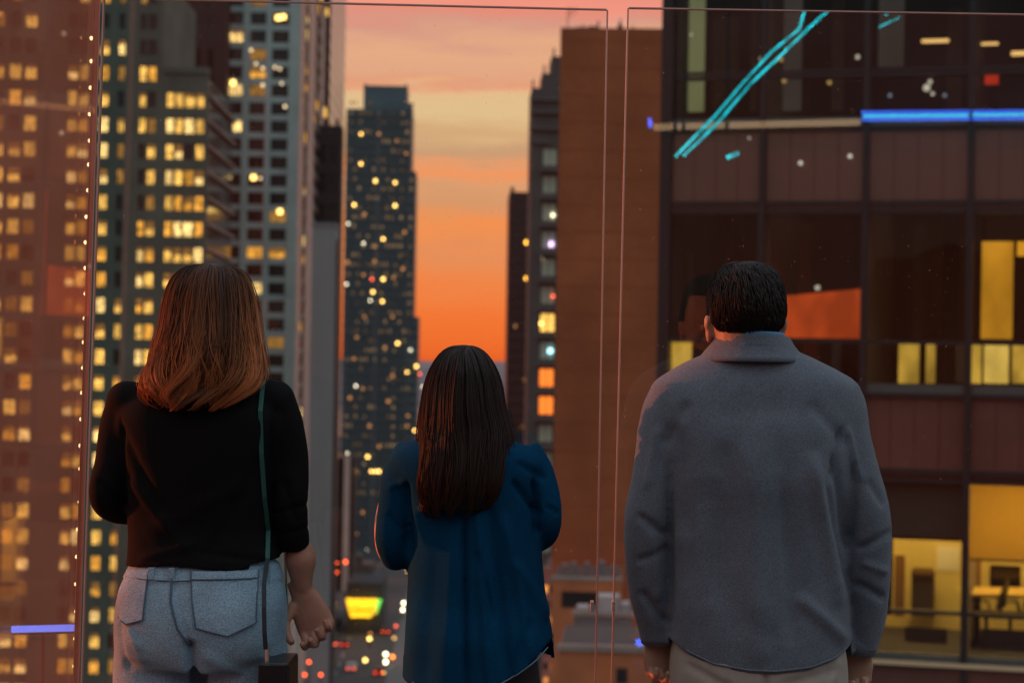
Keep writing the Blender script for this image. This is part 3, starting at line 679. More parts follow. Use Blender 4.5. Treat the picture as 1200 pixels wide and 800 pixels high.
# vertical mullions, one part each
for i, s in enumerate(cx_):
    mb = MB(); wd_ = .05 if i else .09
    mb.box(s - wd_, s + wd_, -.10, .06, 30, 90); I.part(mb, 'mullion', mulm)
for k in range(-3, 3):
    o_ = k * fh
    for (pa, pb, t_) in ((563, 558, 'transom'), (241, 235, 'transom'), (402.5, 398, 'transom'), (464.5, 460, 'transom')):
        for i in range(len(cx_) - 1):
            a = cx_[i] + (.05 if i else .09) + .001; b = cx_[i + 1] - .051
            mb = MB(); mb.box(a, b, -.06, .05, zz2(pa) + o_, zz2(pb) + o_); I.part(mb, t_, mulm)
    for i in range(len(cx_) - 1):
        a = cx_[i] + (.05 if i else .09) + .001; b = cx_[i + 1] - .051
        mb = MB(); mb.box(a, b, -.04, .05, zz2(459.5) + o_, zz2(449) + o_); I.part(mb, 'sill_panel', pmat('grey_green_sill', (.075, .085, .08), .5))
        for j_ in range(4):
            mb = MB(); w4 = (b - a) / 4; jit = random.uniform(0, .012); mb.box(a + w4 * j_ + .004, a + w4 * (j_ + 1) - .004, .0 + jit, .03 + jit, zz2(557.5) + o_ + .004, zz2(465) + o_ - .004); I.part(mb, 'spandrel_panel', span)
        mb = MB(); mb.box(a, b, .0, .02, zz2(397.5) + o_, zz2(241.5) + o_); I.part(mb, 'window_pane', vis)
        mb = MB(); mb.box(a, b, .0, .02, zz2(448.5) + o_, zz2(403) + o_); I.part(mb, 'window_pane', vis)
# slabs, spandrel backing, ceilings and rear walls
dep = 5.5
for k in range(-3, 3):
    o_ = k * fh; s0 = zz2(562) + o_; s1 = zz2(449) + o_
    mb = MB(); mb.box(.05, Wd, .06, .25, s0, s1); mb.box(.05, Wd, .251, dep, s1 - .35, s1 - .05); I.part(mb, 'floor_slab', spback)
    mb = MB(); mb.box(.05, Wd, .252, dep, s0 + .35, s0 + .45); I.part(mb, 'ceiling', pmat('office_ceiling', (.35, .33, .30), .8))
mb = MB(); mb.box(0.03, Wd, dep + .01, dep + 12, 0, 100); mb.box(0.0, .045, .07, dep + 12, 0, 100); I.part(mb, 'core_wall', pmat('office_dim_wall', (.07, .07, .075), .8, noise_s=.5, noise_a=.3))
mb = MB(); mb.box(Wd + .06, Wd + 12, 0, dep + 12, 0, 100); mb.box(0, Wd, .3, dep + 12, 0, 29); I.part(mb, 'end_wall', MATS['dark_brown_stone'])
# partitions
for i, k in ((2, -1), (3, -1), (2, 0), (1, 1), (3, 1), (4, -1), (1, 0)):
    s = cx_[i]; z0 = zz2(449) + k * fh; z1 = zz2(235) + k * fh + .3
    mb = MB(); mb.box(s - .04 + .0, s + .04, .3, dep, z0 - .04, z1); I.part(mb, 'partition', pmat('office_partition', (.25, .2, .14), .8))
yw = pmat('yellow_office_wall', (.78, .62, .22), .8, noise_s=.8, noise_a=.1)
# lit rooms of the lower floor: k = -1 (floor between 766 and 560)
def room(i, k, wallm, lampm, lw=.9, deep=dep):
    a, b = cx_[i] + .045, cx_[i + 1] - .045; z0 = zz2(449) + k * fh - .04; z1 = zz2(235) + k * fh + .05
    mb = MB(); mb.box(a, b, deep - .3, deep - .2, z0, z1 + .25); I.part(mb, 'room_wall', wallm)
    mb = MB(); mb.box(a + .25, b - .25, 1.0, deep - 1.0, z1 + .1, z1 + .14); I.part(mb, 'ceiling_light', lampm)
    return a, b, z0, z1
warmlamp = emat('office_lamp', (1, .70, .24), 19)
room(2, -1, yw, warmlamp, deep=3.6); room(3, -1, yw, warmlamp, deep=3.6); room(4, -1, yw, warmlamp, deep=3.6)
dimlamp = emat('office_lamp_dim', (1, .6, .3), .35)
room(3, 0, pmat('brown_office_wall', (.14, .12, .11), .8), dimlamp); room(1, 0, MATS['brown_office_wall'], emat('office_lamp_faint', (.85, .8, .75), .10)); room(0, 0, MATS['brown_office_wall'], MATS['office_lamp_faint']); room(2, 0, MATS['brown_office_wall'], MATS['office_lamp_faint'])
# blinds in the lower rooms
def panel(px0, px1, pt, pb, y0, name, mat, th=.03):
    mb = MB(); a = I.x(px0, (pt + pb) / 2, y0); b = I.x(px1, (pt + pb) / 2, y0); z1 = I.q((px0 + px1) / 2, pt, y0)[1]; z0 = I.q((px0 + px1) / 2, pb, y0)[1]
    mb.box(a, b, y0, y0 + th, z0, z1); return I.part(mb, name, mat)
panel(1014, 1130, 560, 629, .12, 'blind', pmat('grey_blind', (.10, .10, .085), .9, noise_s=20, noise_a=.1))
panel(1014, 1130, 629, 632, .10, 'blind_rail', mulm)
def translucent(name, c):
    m = bpy.data.materials.new(name); m.use_nodes = True; n = m.node_tree.nodes; l = m.node_tree.links; n.clear()
    t = n.new('ShaderNodeBsdfTranslucent'); t.inputs[0].default_value = (*c, 1); d = n.new('ShaderNodeBsdfTransparent'); d.inputs[0].default_value = (.6, .45, .2, 1)
    mx_ = n.new('ShaderNodeMixShader'); mx_.inputs[0].default_value = .35; l.new(t.outputs[0], mx_.inputs[1]); l.new(d.outputs[0], mx_.inputs[2]); o = n.new('ShaderNodeOutputMaterial'); l.new(mx_.outputs[0], o.inputs[0]); return m
panel(1137, 1290, 562, 658, .12, 'blind', translucent('yellow_blind', (.75, .6, .3)))
panel(1137, 1290, 657, 659.5, .10, 'blind_rail', mulm)
panel(1038, 1046, 632, 720, .3, 'curtain', pmat('dark_curtain', (.06, .05, .04), .9))
# glowing orange panels painting a sunset reflection, and lit strips on the middle floor
og = pmat('red_orange_reflection', (.75, .13, .035), .7, noise_s=.6, noise_a=.1)
m_ = emat('orange_reflection_glow', (1, .13, .025), .50, .3, .8); o = panel(905, 1008, 338, 396, 1.2, 'reflection_panel', m_)
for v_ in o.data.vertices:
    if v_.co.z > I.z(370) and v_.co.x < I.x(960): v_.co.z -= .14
panel(1012.5, 1021, 250, 396, 1.0, 'reflection_panel', MATS['orange_reflection_glow'])
ylit = emat('yellow_lit_room', (1, .62, .09), .62, .35, 1.2); ylit2 = emat('yellow_lit_room_bright', (1, .68, .14), 1.05, .35, 1.0)
panel(1150, 1187, 283, 397, 2.6, 'glow_column', emat('amber_glow_column', (1, .45, .03), .85, .3, .6))  # column glows by itself in place of lamp light falling on it
panel(1192, 1230, 283, 300, 2.6, 'glow_column', MATS['amber_glow_column'])
for a, b, m in ((783, 810, ylit), (1053, 1077, ylit), (1085, 1096, ylit), (1138, 1150, ylit), (1153, 1182, ylit2), (1186, 1215, ylit)):
    panel(a, b, 401, 449, .35, 'lit_opening', m)
panel(1140, 1170, 50, 53, 2.0, 'strip_light', emat('strip_light_glow', (1, .6, .2), 1.6)); panel(1080, 1112, 46, 50, 1.6, 'strip_light', MATS['strip_light_glow']); panel(1185, 1215, 60, 65, 1.6, 'strip_light', MATS['strip_light_glow'])
random.seed(31)
for px, py, r_, m in ((1086, 103, .055, 'w'), (1090, 96, .035, 'w'), (1093, 110, .03, 'w'), (1107, 112, .03, 'b'), (1043, 112, .03, 'b'), (1005, 67, .035, 'w'), (972, 97, .035, 'y'), (919, 95, .035, 'y'), (893, 69, .045, 'w'), (915, 70, .035, 'y'), (791, 68, .025, 'w'), (938, 191, .03, 'w'), (996, 183, .03, 'w'), (958, 337, .04, 'w'), (878, 162, .015, 'w'), (810, 41, .02, 'w')):
    a_, z_ = I.q(px, py, .9 if not 140 < py < 235 else -.14); mb = MB(); mb.ball((a_, .9 if not 140 < py < 235 else -.14, z_), r_, r_, r_, 10)
    I.part(mb, 'small_lamp', {'w': emat('lamp_pale', (.9, .85, .7), .9), 'b': emat('lamp_bluish', (.4, .5, .7), .6), 'y': emat('lamp_yellow', (.9, .6, .2), .7)}[m])
for px, w_, pt, pb, bk_ in ((935, 14, 262, 396, 2.5), (858, 10, 250, 396, 2), (1070, 12, 262, 396, 3), (1105, 20, 250, 396, 2.2), (835, 30, 20, 130, 2.5), (880, 8, -40, 130, 1.5), (975, 14, -40, 130, 2), (1110, 18, 10, 130, 3), (800, 12, 300, 396, 1.6), (975, 10, 402, 448, 1), (940, 18, 402, 448, 2), (1120, 10, 402, 448, 1.3)):
    panel(px, px + w_, pt, pb, bk_, 'column', random.choice([pmat('office_column', (.16, .13, .11), .8), pmat('office_dark_column', (.04, .035, .035), .8)]))
panel(1154, 1170, 85, 99, 1.2, 'exit_light', emat('red_exit_glow', (1, .06, .02), .55))
panel(807, 826, -60, 131, 1.4, 'glow_partition', emat('pale_green_glow_partition', (.55, .62, .30), .26, .25, .4))  # partitions emit their own light in place of lit walls
panel(905, 940, -60, 130, 1.8, 'glow_partition', emat('grey_glow_partition', (.35, .33, .30), .11, .3, .4)); panel(1030, 1060, -60, 78, 1.8, 'glow_partition', MATS['grey_glow_partition'])
panel(785, 1260, 80, 84, -.05, 'transom', mulm)
panel(1000, 1300, 779, 784, -.12, 'sill_rail', pmat('beige_sill', (.75, .55, .33), .5))
panel(1068, 1095, 668, 722, 3.0, 'cabinet', pmat('dark_cabinet', (.05, .04, .04), .5)); panel(1070, 1093, 665, 672, 2.9, 'cabinet', pmat('cabinet_top', (.2, .12, .05), .5))
panel(1098, 1124, 640, 668, 3.28, 'notice_board', pmat('pale_board', (.8, .75, .6), .6)); panel(1048, 1060, 650, 722, 2.4, 'shelf_unit', pmat('wood_shelf', (.25, .13, .05), .6))
panel(1142, 1150, 575, 722, 3.0, 'door_frame', pmat('wood_shelf2', (.3, .16, .06), .6)); panel(1160, 1196, 662, 690, 3.26, 'wall_screen', DARKW); panel(1060, 1110, 735, 758, 1.6, 'low_cabinet', MATS['dark_cabinet']); panel(1150, 1230, 738, 760, 1.2, 'low_cabinet', MATS['dark_cabinet'])
# office furniture: each its own thing
def furn_world(px, py, back):
    s, z = I.q(px, py, back); p = I.O + I.d * s + I.n * back; return p, z + GZ
def chair(px, label, turn):
    p, z = furn_world(px, 712, 1.5); zf = zz2(449) - fh - .04 + GZ
    t = wroot('office_chair', (0, 0, 0), label, 'chair', 'office chairs in the lit room')
    mb = MB(); mb.box(-.24, .24, -.22, .22, .42, .48); wb(mb, 'seat', FRAMEM, t)
    mb = MB(); mb.rings([[(-.22 + .03 * k_, -.24 - .03 * abs(k_ - 3) * 0 - .02 * k_, .55 + .08 * k_), (.22 - .03 * k_, -.24 - .02 * k_, .55 + .08 * k_), (.22 - .03 * k_, -.20 - .02 * k_, .55 + .08 * k_), (-.22 + .03 * k_, -.20 - .02 * k_, .55 + .08 * k_)] for k_ in range(6)]); wb(mb, 'backrest', FRAMEM, t)
    mb = MB(); mb.tube([(0, 0, .06), (0, 0, .42)], .03, 8); mb.tube([(0, -.2, .45), (0, -.26, .62)], .02, 6); wb(mb, 'column', mulm, t)
    for s_ in (-1, 1):
        mb = MB(); mb.tube([(s_ * .25, -.15, .46), (s_ * .27, -.1, .66), (s_ * .27, .15, .66)], .018, 6); wb(mb, 'armrest', FRAMEM, t)
    mb = MB()
    for k_ in range(5):
        an = k_ * 1.2566; mb.tube([(0, 0, .08), (.28 * math.cos(an), .28 * math.sin(an), .04)], .02, 6)
    wb(mb, 'base', mulm, t); t.location = (p.x, p.y, zf); t.rotation_euler.z = turn; t.scale = (1.0, 1.0, 1.12)
chair(1156, 'office chair behind the glass nearest the mullion in the yellow room', R(60)); chair(1184, 'office chair further right in the yellow room', R(80))
p, z = furn_world(1190, 706, 2.0); zf = zz2(449) - fh - .04 + GZ
t = wroot('conference_table', (p.x, p.y, zf), 'yellow-topped conference table in the lit office room', 'table')
mb = MB(); mb.box(p.x - .8, p.x + 1.6, p.y - .45, p.y + .6, zf + .78, zf + .82); wb(mb, 'tabletop', pmat('yellow_table', (.75, .5, .12), .35), t)
for a in (-.6, 1.4):
    mb = MB(); mb.tube([(p.x + a, p.y, zf), (p.x + a, p.y, zf + .78)], .05, 8); wb(mb, 'leg', mulm, t)

# ------------------------------------------------------------------ the terrace
mb = MB(); mb.box(-1.6, 9, -8, 5.1, -.4, 0); o = mb.build('terrace_floor', pmat('terrace_stone', (.06, .055, .052), .55, noise_s=3, noise_a=.2)); tag(o, kind='structure')
mb = MB(); mb.box(-1.6, 9, -8, 4.9, -8, -.402); o = mb.build('terrace_base', pmat('terrace_base_stone', (.12, .1, .1), .8)); tag(o, kind='structure')
mb = MB(); mb.box(-.2, 9, -5.6, -5.2, 0, 5); o = mb.build('rear_wall', pmat('rust_veil_wall', (.14, .05, .025), .6, noise_s=.8, noise_a=.15)); tag(o, kind='structure')  # unseen wall, rust tone chosen for the red veil it mirrors in the glass
mb = MB(); mb.box(-8, -.202, -5.6, -5.2, 0, 5); o = mb.build('rear_wall_dark', pmat('dark_veil_wall', (.03, .03, .03), .6)); tag(o, kind='structure')  # unseen wall, kept dark so the left pane mirrors less veil
mb = MB(); mb.box(-8, -1.61, -8, -3, -8, -.01); o = mb.build('terrace_wing', MATS['terrace_base_stone']); tag(o, kind='structure')

YG = 4.62
clear = glassmat('clear_glass', (.975, .985, .975), 0, ior=1.52, dust_veil=.0012)
sideglass = glassmat('veiled_side_glass', (.97, .93, .90), .10, ior=1.52, reflc=(1, .74, .62), dust_veil=.035)  # warm tint and haze layer put the reddish veil into the glass
edge = pmat('polished_glass_edge', (.62, .36, .30), .25, spec=.8)  # pale pink stands in for light caught along the glass edge
def glass_panel(label, a, b, zb, zt_a, zt_b, ta, tb, name='glass_screen', th=.012, edges=('l', 'r', 't'), cmat=None):
    """a, b: bottom corners (x, y); ta, tb: top corners (x, y)"""
    t = wroot(name, ((a[0] + b[0]) / 2, (a[1] + b[1]) / 2, 0), label, 'glass screen')
    d = Vector((b[0] - a[0], b[1] - a[1], 0)).normalized(); n_ = Vector((-d.y, d.x, 0)) * th
    q = [Vector((a[0], a[1], zb)), Vector((b[0], b[1], zb)), Vector((tb[0], tb[1], zt_b)), Vector((ta[0], ta[1], zt_a))]
    mb = MB(); mb.add(q + [p_ + n_ for p_ in q], [(0, 1, 2, 3), (7, 6, 5, 4), (0, 4, 5, 1), (1, 5, 6, 2), (2, 6, 7, 3), (3, 7, 4, 0)]); wb(mb, 'pane', cmat or clear, t)
    e_ = .0035
    def strip(p, q_, w_):
        dd = (q_ - p).normalized(); side_ = n_.normalized().cross(dd) * w_
        m_ = n_.normalized() * .001
        mb = MB(); v = [p - m_, p - m_ + side_, q_ - m_ + side_, q_ - m_]; v += [k_ + n_ + m_ * 2 for k_ in v]
        mb.add(v, [(0, 1, 2, 3), (7, 6, 5, 4), (0, 4, 5, 1), (1, 5, 6, 2), (2, 6, 7, 3), (3, 7, 4, 0)]); wb(mb, 'edge', edge, t)
    if 'l' in edges: strip(q[0], q[3], -e_)
    if 'r' in edges: strip(q[1], q[2], e_)
    if 't' in edges: strip(q[3], q[2], -e_ * .8)
    mb = MB(); mid = (Vector((a[0], a[1], 0)), Vector((b[0], b[1], 0)))
    v = [mid[0] - n_ * 1.5, mid[1] - n_ * 1.5, mid[1] + n_ * 2.5, mid[0] + n_ * 2.5]; mb.add(v + [k_ + Vector((0, 0, .12)) for k_ in v], [(0, 3, 2, 1), (4, 5, 6, 7), (0, 1, 5, 4), (1, 2, 6, 5), (2, 3, 7, 6), (3, 0, 4, 7)]); wb(mb, 'floor_channel', pmat('brushed_steel', (.4, .4, .4), .35, metal=.9), t)
    return t
def XG(px, py): p = P(px, py, YG); return p.x
def lerpx(pt, pb, z):   # x of a line through two photo points, at height z
    a = P(*pt, YG); b = P(*pb, YG); return a.x + (b.x - a.x) * (z - a.z) / (b.z - a.z)
zt = P(550, 7, YG).z
Lb = lerpx((116, 0), (90, 800), .12); Lt = lerpx((116, 0), (90, 800), zt)
glass_panel('tall clear glass panel behind the two women, left of the narrow gap', (Lb + .012, YG), (lerpx((711, 12), (697, 800), .12), YG), .12, P(120, -2, YG).z, P(711, 12, YG).z, (Lt + .012, YG), (lerpx((711, 12), (697, 800), zt), YG))
glass_panel('tall clear glass panel behind the man with neon reflections, right of the narrow gap', (lerpx((737, 10), (718, 800), .12), YG), (3.4, YG - .0), .12, P(737, 10, YG).z, P(737, 10, YG).z + .0, (lerpx((737, 10), (718, 800), zt), YG), (3.4, YG))
YS = 4.42; sb = YS / YG; 
a_, b_ = P(117, 0, YS), P(92, 800, YS); Lb2 = a_.x + (b_.x - a_.x) * (.12 - a_.z) / (b_.z - a_.z); Lt2 = a_.x + (b_.x - a_.x) * (zt + .3 - a_.z) / (b_.z - a_.z)
glass_panel('side glass panel at the far left edge mirroring the woman in jeans', (Lb2, YS - 2.6), (Lb2, YS), .12, zt + .3, zt + .3, (Lt2, YS - 2.6), (Lt2, YS), cmat=sideglass)
for px, lb in ((694, 'left'), (719, 'right')):
    p = P(px, 710, YG - .006)
    t = wroot('glass_clip', (p.x, p.y, p.z), 'small bright metal clip on the %s edge of the narrow gap' % lb, 'clip')
    mb = MB(); mb.box(p.x - .0035, p.x + .0035, p.y - .006, p.y + .026, p.z - .011, p.z + .011); wb(mb, 'clip', pmat('bright_steel', (.95, .9, .8), .25, metal=.9), t)
    mb = MB(); mb.tube([(p.x, p.y - .008, p.z), (p.x, p.y - .006, p.z)], .0018, 8, side=(1, 0, 0)); wb(mb, 'screw', MATS['bright_steel'], t)
# added row of glowing dots for windows mirrored at the corner joint
t = wroot('mirrored_window_row', (P(99, 400, YG + .3).x, YG + .3, 0), 'added row of tiny warm lights standing in for mirrored windows at the left glass corner', 'mirrored lights')
bl = [(106, 103), (105, 134), (105, 165), (104, 193), (103, 223), (101, 254), (100, 284), (100, 314), (100, 344), (99, 373), (98, 401), (97, 431), (96, 460), (95, 491), (94, 522), (94, 549), (93, 588), (91, 620), (90, 652), (89, 684), (89, 716), (88, 748), (87, 780), (107, 72), (107, 45)]
bl.sort(key=lambda q: q[1])
bm = emat('window_dot_glow', (1, .72, .35), 5.5)
mb = MB(); mb.tube([P(a + 1.0, b, YG + .31) for a, b in bl], .0012, 5); wb(mb, 'added_wire', FRAMEM, t)
for a, b in bl:
    p = P(a, b, YG + .3); mb = MB(); mb.ball(p, .0042, .0042, .0052, 8); wb(mb, 'window_dot', bm, t, True)
# added blue tube in place of an LED reflection in the side glass
t = wroot('reflection_tube', (P(50, 736, YG + .5).x, YG + .5, 0), 'added blue glowing tube standing in for a reflection in the left side glass', 'mirrored light')
mb = MB(); mb.tube([P(14, 737, YG + .5), P(92, 735, YG + .5)], .009, 10); wb(mb, 'tube', emat('blue_tube_glow', (.12, .22, 1), 2.6), t)
mb = MB(); mb.tube([P(14, 741, YG + .515), P(92, 739, YG + .515)], .006, 8); mb.tube([P(50, 738, YG + .52), P(50, 1100, YG + .52)], .006, 8); wb(mb, 'bracket', mulm, t)
# ------------------------------------------------------------------ lights behind the camera, mirrored by the glass
def V(px, py, Yv=14.0):
    p = P(px, py, Yv); return Vector((p.x, 2 * YG - p.y, p.z))
def neon(name, label, strokes, mat, r=.018, Yv=14.0, cat='neon light'):
    p = V(*strokes[0][0], Yv); t = wroot(name, (p.x, p.y - .1, p.z), label, cat)
    mb = MB()
    for s_ in strokes: mb.tube([V(a, b, Yv) for a, b in s_], r, 8)
    wb(mb, 'tube', mat, t)
    mb = MB()
    for s_ in strokes:
        q = V(*s_[0], Yv); mb.box(q.x - .008, q.x + .008, *((-5.2, q.y - r) if Yv > 12 else (q.y - .02, q.y - .004)), *((q.z - .02, q.z + .02) if Yv > 12 else (q.z, 4.2)))
    wb(mb, 'bracket', mulm, t)
cy = emat('cyan_neon_glow', (.01, .75, .85), 6, .5, 9)
neon('neon_zigzag', 'long double cyan neon line mirrored diagonally in the right glass', [[(791, 184), (838, 136), (870, 98), (905, 60), (937, 34), (948, -4)], [(801, 183), (842, 143), (880, 98), (912, 68), (945, 36), (975, 8)]], cy, .0085, 9.6)
neon('neon_line', 'short cyan neon mark mirrored near the top of the glass', [[(1030, 32), (1055, 20)], [(1038, 18), (1050, -5)]], cy, .006, 9.6)
neon('neon_dash', 'tiny cyan neon dash mirrored under the neon zigzag', [[(852, 185), (866, 179)]], cy, .011, 9.6)
neon('led_strip', 'thick glowing blue light strip mirrored in the upper right glass', [[(1010, 132), (1137, 131)], [(1010, 140), (1137, 139)], [(1140, 131), (1290, 130)], [(1140, 139), (1290, 138)]], emat('blue_led_glow', (.05, .15, 1), 9), .014, cat='light strip')
neon('led_core', 'pale cyan core of the blue light strip mirrored at right', [[(1012, 136), (1135, 135)], [(1141, 134.5), (1290, 133.5)]], emat('cyan_led_glow', (.06, .75, 1), 9), .011, cat='light strip')
neon('light_rail', 'thin beige lit rail mirrored left of the blue light strip', [[(766, 149), (1008, 143)]], emat('beige_rail_glow', (1, .62, .32), 2.6), .024, cat='light rail')
t = bpy.data.objects['light_rail']
neon('end_lamp', 'small round blue lamp mirrored at the left end of the beige rail', [[(760, 144), (764, 144)]], emat('blue_lamp_glow', (.05, .13, 1), 14), .034, cat='lamp')
for px, py, lb, Yv in ((750, 752, 'small round blue floor lamp mirrored beside the man left hand', 10.4), (992, 769, 'small round blue floor lamp mirrored beside the man right hand', 10.1)):
    c = V(px, py, Yv); t = wroot('floor_lamp', (c.x, c.y, 0), lb, 'lamp')
    mb = MB(); mb.ball(c, .024, .02, .026, 12); wb(mb, 'lens', MATS['blue_lamp_glow'], t)
    mb = MB(); mb.tube([(c.x, c.y, 0), (c.x, c.y, max(.02, c.z - .02))], .014, 8); wb(mb, 'stand', mulm, t)

t = wroot('overhead_beam', (2.2, -.37, 4.2), 'thin dark overhead beam carrying the neon lines behind the group', 'beam')
mb = MB(); mb.box(-2.0, 8, -.42, -.34, 4.2, 4.3); wb(mb, 'beam', mulm, t)
for x_ in (-1.95, 7.9):
    mb = MB(); mb.box(x_ - .04, x_ + .04, -.42, -.34, 0, 4.198); wb(mb, 'post', mulm, t)

# ------------------------------------------------------------------ people
def skin_material(name, base):
    m = pmat(name, base, .5, spec=.4, noise_s=40, noise_a=.08, bump=.15, bump_s=300)
    b = m.node_tree.nodes['Principled BSDF']; b.inputs['Subsurface Weight'].default_value = .12; b.inputs['Subsurface Radius'].default_value = (.012, .005, .003); b.inputs['Subsurface Scale'].default_value = .5
    return m
SK1 = skin_material('fair_skin', (.42, .21, .14)); SK2 = skin_material('light_skin', (.46, .27, .19)); SK3 = skin_material('tan_skin', (.42, .24, .16))

def head(mb, c, H=.225, s=1.0, ear=1.0):
    """c = crown point (x, y of skull centre, z of top). faces +y"""
    prof = [(.015, .028, .03, .04), (.05, .048, .052, .062), (.11, .062, .070, .080), (.2, .071, .083, .095), (.33, .0765, .092, .102), (.46, .0755, .094, .101), (.58, .071, .093, .090), (.7, .066, .092, .068), (.8, .060, .090, .045), (.9, .050, .089, .02), (.97, .036, .085, -.01), (1.0, .022, .075, -.03)]
    secs = [(c[0], c[1] + (f - b) / 2 * s, c[2] - t * H, w_ * s, (f + b) / 2 * s) for t, w_, f, b in prof]
    mb.loft(secs, 28, e=2.15)
    z = lambda t: c[2] - t * H
    mb.tube([(c[0], c[1] + .090 * s, z(.47)), (c[0], c[1] + .102 * s, z(.56)), (c[0], c[1] + .110 * s, z(.645)), (c[0], c[1] + .095 * s, z(.68))], [.007, .009, .013, .009], 10, side=(1, 0, 0))
    for q in (-1, 1):
        mb.ball((c[0] + q * (.066 + .012 * ear) * s, c[1] - .006, z(.56)), .008, .017, .031, 12)
        mb.ball((c[0] + q * (.066 + .016 * ear) * s, c[1] - .012, z(.50)), .008, .016, .018, 10)
        mb.ball((c[0] + q * .03, c[1] + .090 * s, z(.445)), .020, .008, .006, 10)
        mb.ball((c[0] + q * .045, c[1] + .070 * s, z(.60)), .018, .016, .014, 10)
    mb.ball((c[0], c[1] + .093 * s, z(.775)), .024, .007, .005, 10); mb.ball((c[0], c[1] + .092 * s, z(.81)), .021, .007, .006, 10)
def eyes(root, c, H=.225, s=1.0):
    for q in (-1, 1):
        mb = MB(); mb.ball((c[0] + q * .031, c[1] + .084 * s, c[2] - .5 * H), .0125, .0125, .011, 14); e = wb(mb, 'eye', pmat('eye_white', (.7, .68, .65), .2), root, True)
        mb = MB(); mb.ball((c[0] + q * .031, c[1] + .0945 * s, c[2] - .5 * H), .005, .0025, .005, 12); mb.build('iris', pmat('dark_iris', (.03, .02, .015), .1), e, ORG[root.name], True)

def hand(mb, wr, d, nrm, thumb_side, curl=.6, s=1.0):
    """wr wrist point; d finger direction; nrm palm normal (towards which fingers curl); thumb_side unit vector"""
    wr, d, nrm, ts = Vector(wr), Vector(d).normalized(), Vector(nrm).normalized(), Vector(thumb_side).normalized()
    nrm = (nrm - d * nrm.dot(d)).normalized(); ts = (ts - d * ts.dot(d) - nrm * ts.dot(nrm)).normalized()
    # palm: sections of a flattened tube
    rs = []
    for k, (l, wd, th) in enumerate(((-.03, .024, .019), (0, .026, .018), (.02, .034, .016), (.05, .040, .0145), (.078, .041, .0125), (.09, .037, .010))):
        c = wr + d * l * s
        rs.append([c + ts * (math.cos(a) * wd * s) + nrm * (math.sin(a) * th * s) for a in [2 * math.pi * j / 16 for j in range(16)]])
    mb.rings(rs)
    for i, (o, L, r) in enumerate(((.029, .072, .0088), (.010, .081, .0090), (-.0095, .075, .0086), (-.028, .058, .0078))):
        p = wr + d * (.080 - abs(i - 1) * .004) * s + ts * o * s; ang = 0; pts = [p - d * .02 * s, p]; dd = d
        cu = curl * (1 + .12 * i)
        for seg, fr in enumerate((.45, .31, .24)):
            ang += cu * (.8, 1.1, .8)[seg]
            dd = d * math.cos(ang) + nrm * math.sin(ang); pts.append(pts[-1] + dd * L * fr * s)
        mb.tube(pts, [r * s, r * s * 1.05, r * s * 1.0, r * s * .92, r * s * .72], 10, side=ts)
    p = wr + d * .018 * s + ts * .026 * s + nrm * .004
    q1 = p + (d * .55 + ts * .65 + nrm * .35).normalized() * .038 * s; q2 = q1 + (d * .85 + ts * .12 + nrm * .5).normalized() * .030 * s; q3 = q2 + (d * .8 - ts * .3 + nrm * .55).normalized() * .024 * s
    mb.tube([p, q1, q2, q3], [.0135 * s, .0105 * s, .0098 * s, .0075 * s], 10)

def secs_px(lst, Y, yo=0.0):
    """(py, pxl, pxr, half depth, y offset) -> loft sections"""
    o = []
    for r in lst:
        py, a, b, dp = r[:4]; yy = r[4] if len(r) > 4 else 0
        A_ = P(a, py, Y); B_ = P(b, py, Y); o.append(((A_.x + B_.x) / 2, Y + yy + yo, (A_.z + B_.z) / 2, (B_.x - A_.x) / 2, dp))
    return o
def shrink(secs, m): return [(a, b, c, max(.01, d - m), max(.01, e - m)) for a, b, c, d, e in secs]
def arm_px(lst, Y, m=0):
    """(px, py, half width px, y offset)"""
    k = Y / F; return [P(a, b, Y) + Vector((0, d, 0)) for a, b, c, d in lst], [max(.012, c * k - m) for a, b, c, d in lst]

def smooth_list(secs, n=3):
    """Catmull-Rom resample of section tuples"""
    out = []; a = np.array(secs, float)
    for i in range(len(a) - 1):
        p0, p1, p2, p3 = a[max(i - 1, 0)], a[i], a[i + 1], a[min(i + 2, len(a) - 1)]
        for k in range(n):
            t = k / n; out.append(.5 * ((2 * p1) + (-p0 + p2) * t + (2 * p0 - 5 * p1 + 4 * p2 - p3) * t * t + (-p0 + 3 * p1 - 3 * p2 + p3) * t ** 3))
    out.append(a[-1]); return [tuple(q) for q in out]
def smooth_arm(pts, rad, n=4):
    q = smooth_list([(*p, r) for p, r in zip(pts, rad)], n); return [Vector(a[:3]) for a in q], [a[3] for a in q]

def legs(mb, hipz, xl, xr, Y, wtop, widths, foot=True, body=False, m=0, dx=0):
    """two legs from the crotch down to the ankle: widths = [(z, radius)]"""
    for xc in (xl, xr):
        pts = [(xc + (0), Y + o, z) for z, r, o in widths]; rad = [max(.02, r - m) for z, r, o in widths]
        p, r_ = smooth_arm([Vector(q) for q in pts], rad, 3); mb.tube(p, r_, 20)
def shoe(root, x, Y, mat):
    mb = MB(); secs = []
    rs = []
    for (y, w_, h, z0) in ((-.11, .022, .05, .0), (-.095, .034, .08, 0), (-.04, .036, .09, 0), (.02, .038, .075, 0), (.09, .046, .055, 0), (.14, .040, .045, 0), (.165, .02, .03, .005)):
        rs.append([(x + w_ * math.cos(a), Y + y, z0 + h / 2 + h / 2 * math.sin(a)) for a in [2 * math.pi * j / 16 for j in range(16)]])
    mb.rings(rs); o = wb(mb, 'shoe', mat, root, True)
    mb = MB(); mb.box(x - .04, x + .04, Y - .11, Y + .15, .0, .012); mb.build('sole', FRAMEM, o, ORG[root.name])

